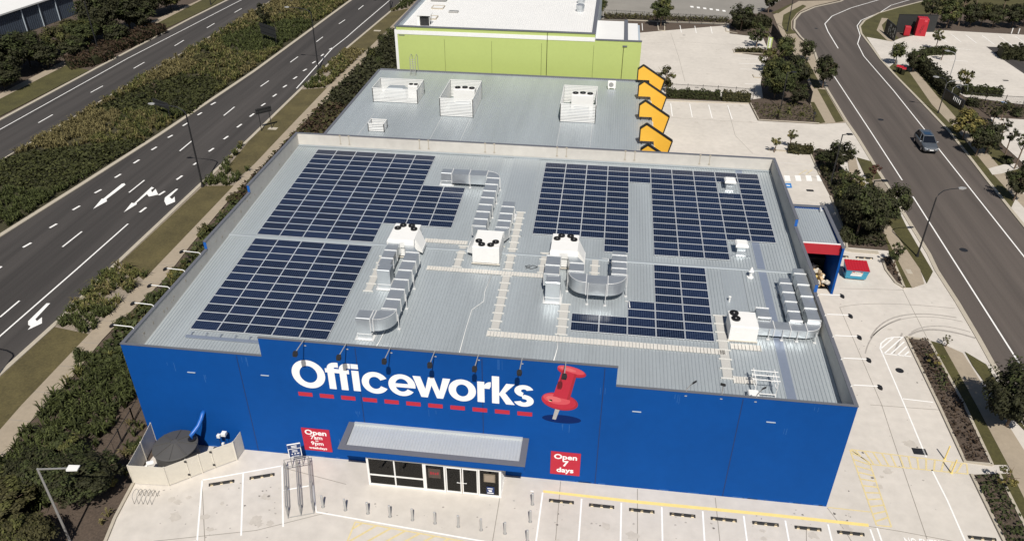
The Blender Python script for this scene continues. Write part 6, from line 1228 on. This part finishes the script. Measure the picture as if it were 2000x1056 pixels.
a, b2 = G(1727, 64, .05), G(1746, 81, .05); t = thing('hoarding', 'black panel with grey graphic facing the right road, left of the red boxes', 'sign', a)
MB().bar((0, 0, 1.25), (b2 - a) + Vector((0, 0, 1.25)), .15, 2.5).build('panel', 'black', t); d = (b2 - a).normalized(); nr = d.cross(Vector((0, 0, 1))) * .085; Lb = (b2 - a).length; m = MB(); rg = random.Random(5)
for k in range(26): p_ = d * rg.uniform(.35, .92) * Lb + nr + Vector((0, 0, rg.uniform(.3, 2.2))); s_ = rg.uniform(.1, .35); m.add([p_ - d * s_ - Vector((0, 0, s_ * .4)), p_ + d * s_ * .4 - Vector((0, 0, s_)), p_ + d * s_ + Vector((0, 0, s_ * .5)), p_ - d * s_ * .3 + Vector((0, 0, s_))], [(0, 1, 2, 3)])
for k in range(26):
    off = nr.normalized() * .0015 * k
    for j in range(4): v_ = m.v[k * 4 + j]; m.v[k * 4 + j] = (v_[0] + off.x, v_[1] + off.y, v_[2])
m.build('graphic', 'galv', t)
a, b2 = G(1840, 192, .05), G(1878, 217, .05); t = thing('hoarding', 'black low sign with white bars and looped frames across the right road', 'sign', a)
MB().bar((0, 0, .75), (b2 - a) + Vector((0, 0, .75)), .25, 1.5).build('panel', 'black', t); d = (b2 - a).normalized(); Lb = (b2 - a).length; nr = d.cross(Vector((0, 0, 1))) * .14
for k in range(5): m = MB(); p_ = d * Lb * (.55 + k * .08) + nr; m.bar(p_ + Vector((0, 0, .7)), p_ + Vector((0, 0, 1.35)), .1, .02); m.build('white_bar', 'sign_white', t)
for k in (.0, .35): p_ = d * Lb * k; MB().tube([p_, p_ + Vector((0, 0, 2.2)), p_ + Vector((.5, .3, 2.5)), p_ + Vector((2.2, .8, 2.5)), p_ + Vector((2.4, .8, 1.6))], .04, 8).build('frame_loop', 'galv', t)
# red wheelie bins under the tree
for i, (u, v) in enumerate(((1752, 141), (1758, 143), (1763, 146))):
    b = G(u, v, .05); t = thing('wheelie_bin', f'dark wheelie bin with red lid by the kerb across the road, {ORD[i]} from the left', 'wheelie bin', b, radians(-20), 'red lidded wheelie bins'); MB().loft([[(-.22, -.24, .06), (.22, -.24, .06), (.22, .24, .06), (-.22, .24, .06)], [(-.29, -.34, .95), (.29, -.34, .95), (.29, .34, 1.0), (-.29, .34, 1.0)]]).build('bin_body', 'leaf_dark', t); MB().loft([[(-.31, -.37, .95), (.31, -.37, .95), (.31, .38, 1.0), (-.31, .38, 1.0)], [(-.28, -.33, 1.03), (.28, -.33, 1.03), (.28, .36, 1.1), (-.28, .36, 1.1)]]).build('lid', 'red', t)
    for s_ in (-.2, .2): MB().loft([[(s_ + e_, .26 + .09 * cos(2 * pi * k / 10), .09 + .09 * sin(2 * pi * k / 10)) for k in range(10)] for e_ in (-.03, .03)]).build('wheel', 'tyre', t)
t = thing('bollard_pair', 'small white posts at the end of the upper right bays', 'posts', G(1975, 66, .05)); [MB().cyl((x, 0), .09, 0, 1.0, 10).build('post', 'white_metal', t) for x in (0, 1.2)]
# lime green banner flag on the car park edge
b = G(1497, 98, .02); t = thing('banner', 'tall narrow lime green banner sign standing by the black fence', 'banner', b, radians(-15)); MB().box(-.03, -.03, 0, .03, .03, 2.3).build('mast', 'white_metal', t); MB().box(.04, -.015, .3, .75, .015, 2.25).build('cloth', 'green_wall', t)
for k in range(5): MB().box(.25, -.019, .45 + k * .34, .55, -.015, .70 + k * .34).build('printed_block', 'sign_white', t)
tag(MB().tube([(0, 0, 0), (0, 0, 1.0)], .06, 8).box(-.13, -.13, 1.0, .13, .13, 1.3).build('path_light', 'black_metal', None, G(1588, 237, .05)), 'short black post light at the corner of the palm bed', 'post light')
ne_ = text_mesh('painted_word', 'NO ENTRY', .48, 'white_paint', None, (*G(1806, 1061)[:2], .010), (0, 0, radians(1)), .006, .0015, 'CENTER'); ne_.scale = (1, 1.9, 1); ne_['kind'] = 'structure'
# ================================================================ the car
cg = G(1813, 291, .004); hd = (G(1832, 289) - G(1745, 177)); ang = atan2(hd.y, hd.x) + pi / 2
cg = cg + Vector((-.25, .6, .01))
t = thing('car', 'silver grey estate car with dark sunroof driving down the right road', 'car', cg, ang)
def ring(y, w_, zb, zm, zt, k=.92): return [(-w_ * .92, y, zb), (w_ * .92, y, zb), (w_, y, zb + .15), (w_, y, zm), (w_ * k, y, zt), (-w_ * k, y, zt), (-w_, y, zm), (-w_, y, zb + .15)]
m = MB(); m.loft([ring(2.36, .78, .42, .78, .92), ring(2.28, .88, .30, .86, 1.0), ring(1.6, .92, .24, .92, 1.04), ring(0, .925, .22, .92, 1.03), ring(-.95, .925, .22, .90, 1.02), ring(-1.6, .91, .24, .84, .97, .85), ring(-2.1, .88, .27, .74, .86, .82), ring(-2.33, .78, .33, .60, .72, .80), ring(-2.40, .70, .36, .55, .60, .8)]); m.build('body', 'car_paint', t, smooth=False)
m = MB(); lo = [(-.84, 2.2), (.84, 2.2), (.86, 0), (.82, -1.05), (-.82, -1.05), (-.86, 0)]; hi = [(-.62, 1.85), (.62, 1.85), (.66, .4), (.60, -.28), (-.60, -.28), (-.66, .4)]
m.loft([[(x, y, 1.02) for x, y in lo], [(x, y, 1.60) for x, y in hi]]); m.build('cabin_glass', 'car_glass', t)
m = MB(); m.loft([[(x * 1.02, y * 1.01, 1.58) for x, y in hi], [(x * 1.01, y, 1.645) for x, y in hi], [(x * .85, y * .93 + .02, 1.68) for x, y in hi]]); m.build('roof', 'car_paint', t)
for i in range(6):
    m = MB(); a0, b0 = Vector((*lo[i], 1.01)), Vector((*hi[i], 1.60)); m.bar(a0 * 1.004, b0 * 1.004, .07, .05); m.build('pillar', 'car_paint', t)
MB().box(-.42, -.05, 1.676, .42, .95, 1.690).build('sunroof', 'sunroof_glass', t); MB().box(-.42, -.17, 1.674, .42, -.07, 1.688).build('wind_deflector', 'black', t)
for s_ in (-1, 1):
    MB().bar((s_ * .62, -.1, 1.69), (s_ * .62, 1.7, 1.69), .04, .04).build('roof_rail', 'chrome', t)
    MB().loft([[(s_ * (.70), -2.32, .62), (s_ * .80, -2.20, .62), (s_ * .80, -2.20, .74), (s_ * .68, -2.30, .74)], [(s_ * .42, -2.40, .62), (s_ * .80, -2.0, .70), (s_ * .76, -2.0, .82), (s_ * .45, -2.30, .74)]]).build('headlight', 'lamp_lens', t)
    MB().bevbox(min(s_ * .9, s_ * 1.12), -.88, .98, max(s_ * .9, s_ * 1.12), -.74, 1.14, .03).build('mirror', 'chrome', t)
    for y in (-1.45, 1.42):
        w0 = MB().loft([[(s_ * e_, y + r * cos(2 * pi * k / 20), .345 + r * sin(2 * pi * k / 20)) for k in range(20)] for e_, r in ((.74, .345), (.95, .345))]).build('wheel', 'tyre', t)
        MB().loft([[(s_ * e_, y + r * cos(2 * pi * k / 16), .345 + r * sin(2 * pi * k / 16)) for k in range(16)] for e_, r in ((.94, .22), (.958, .20))]).build('rim', 'chrome', w0)
MB().box(-.45, -2.42, .62, .45, -2.36, .70).build('grille', 'chrome', t); MB().box(-.6, -2.43, .40, .6, -2.38, .50).build('lower_grille', 'black', t); MB().box(-.24, -2.445, .50, .24, -2.41, .61).build('number_plate', 'sign_white', t)
MB().box(-.8, -2.40, .50, -.28, -2.36, .56).box(.28, -2.40, .50, .8, -2.36, .56).build('bumper_trim', 'chrome', t)
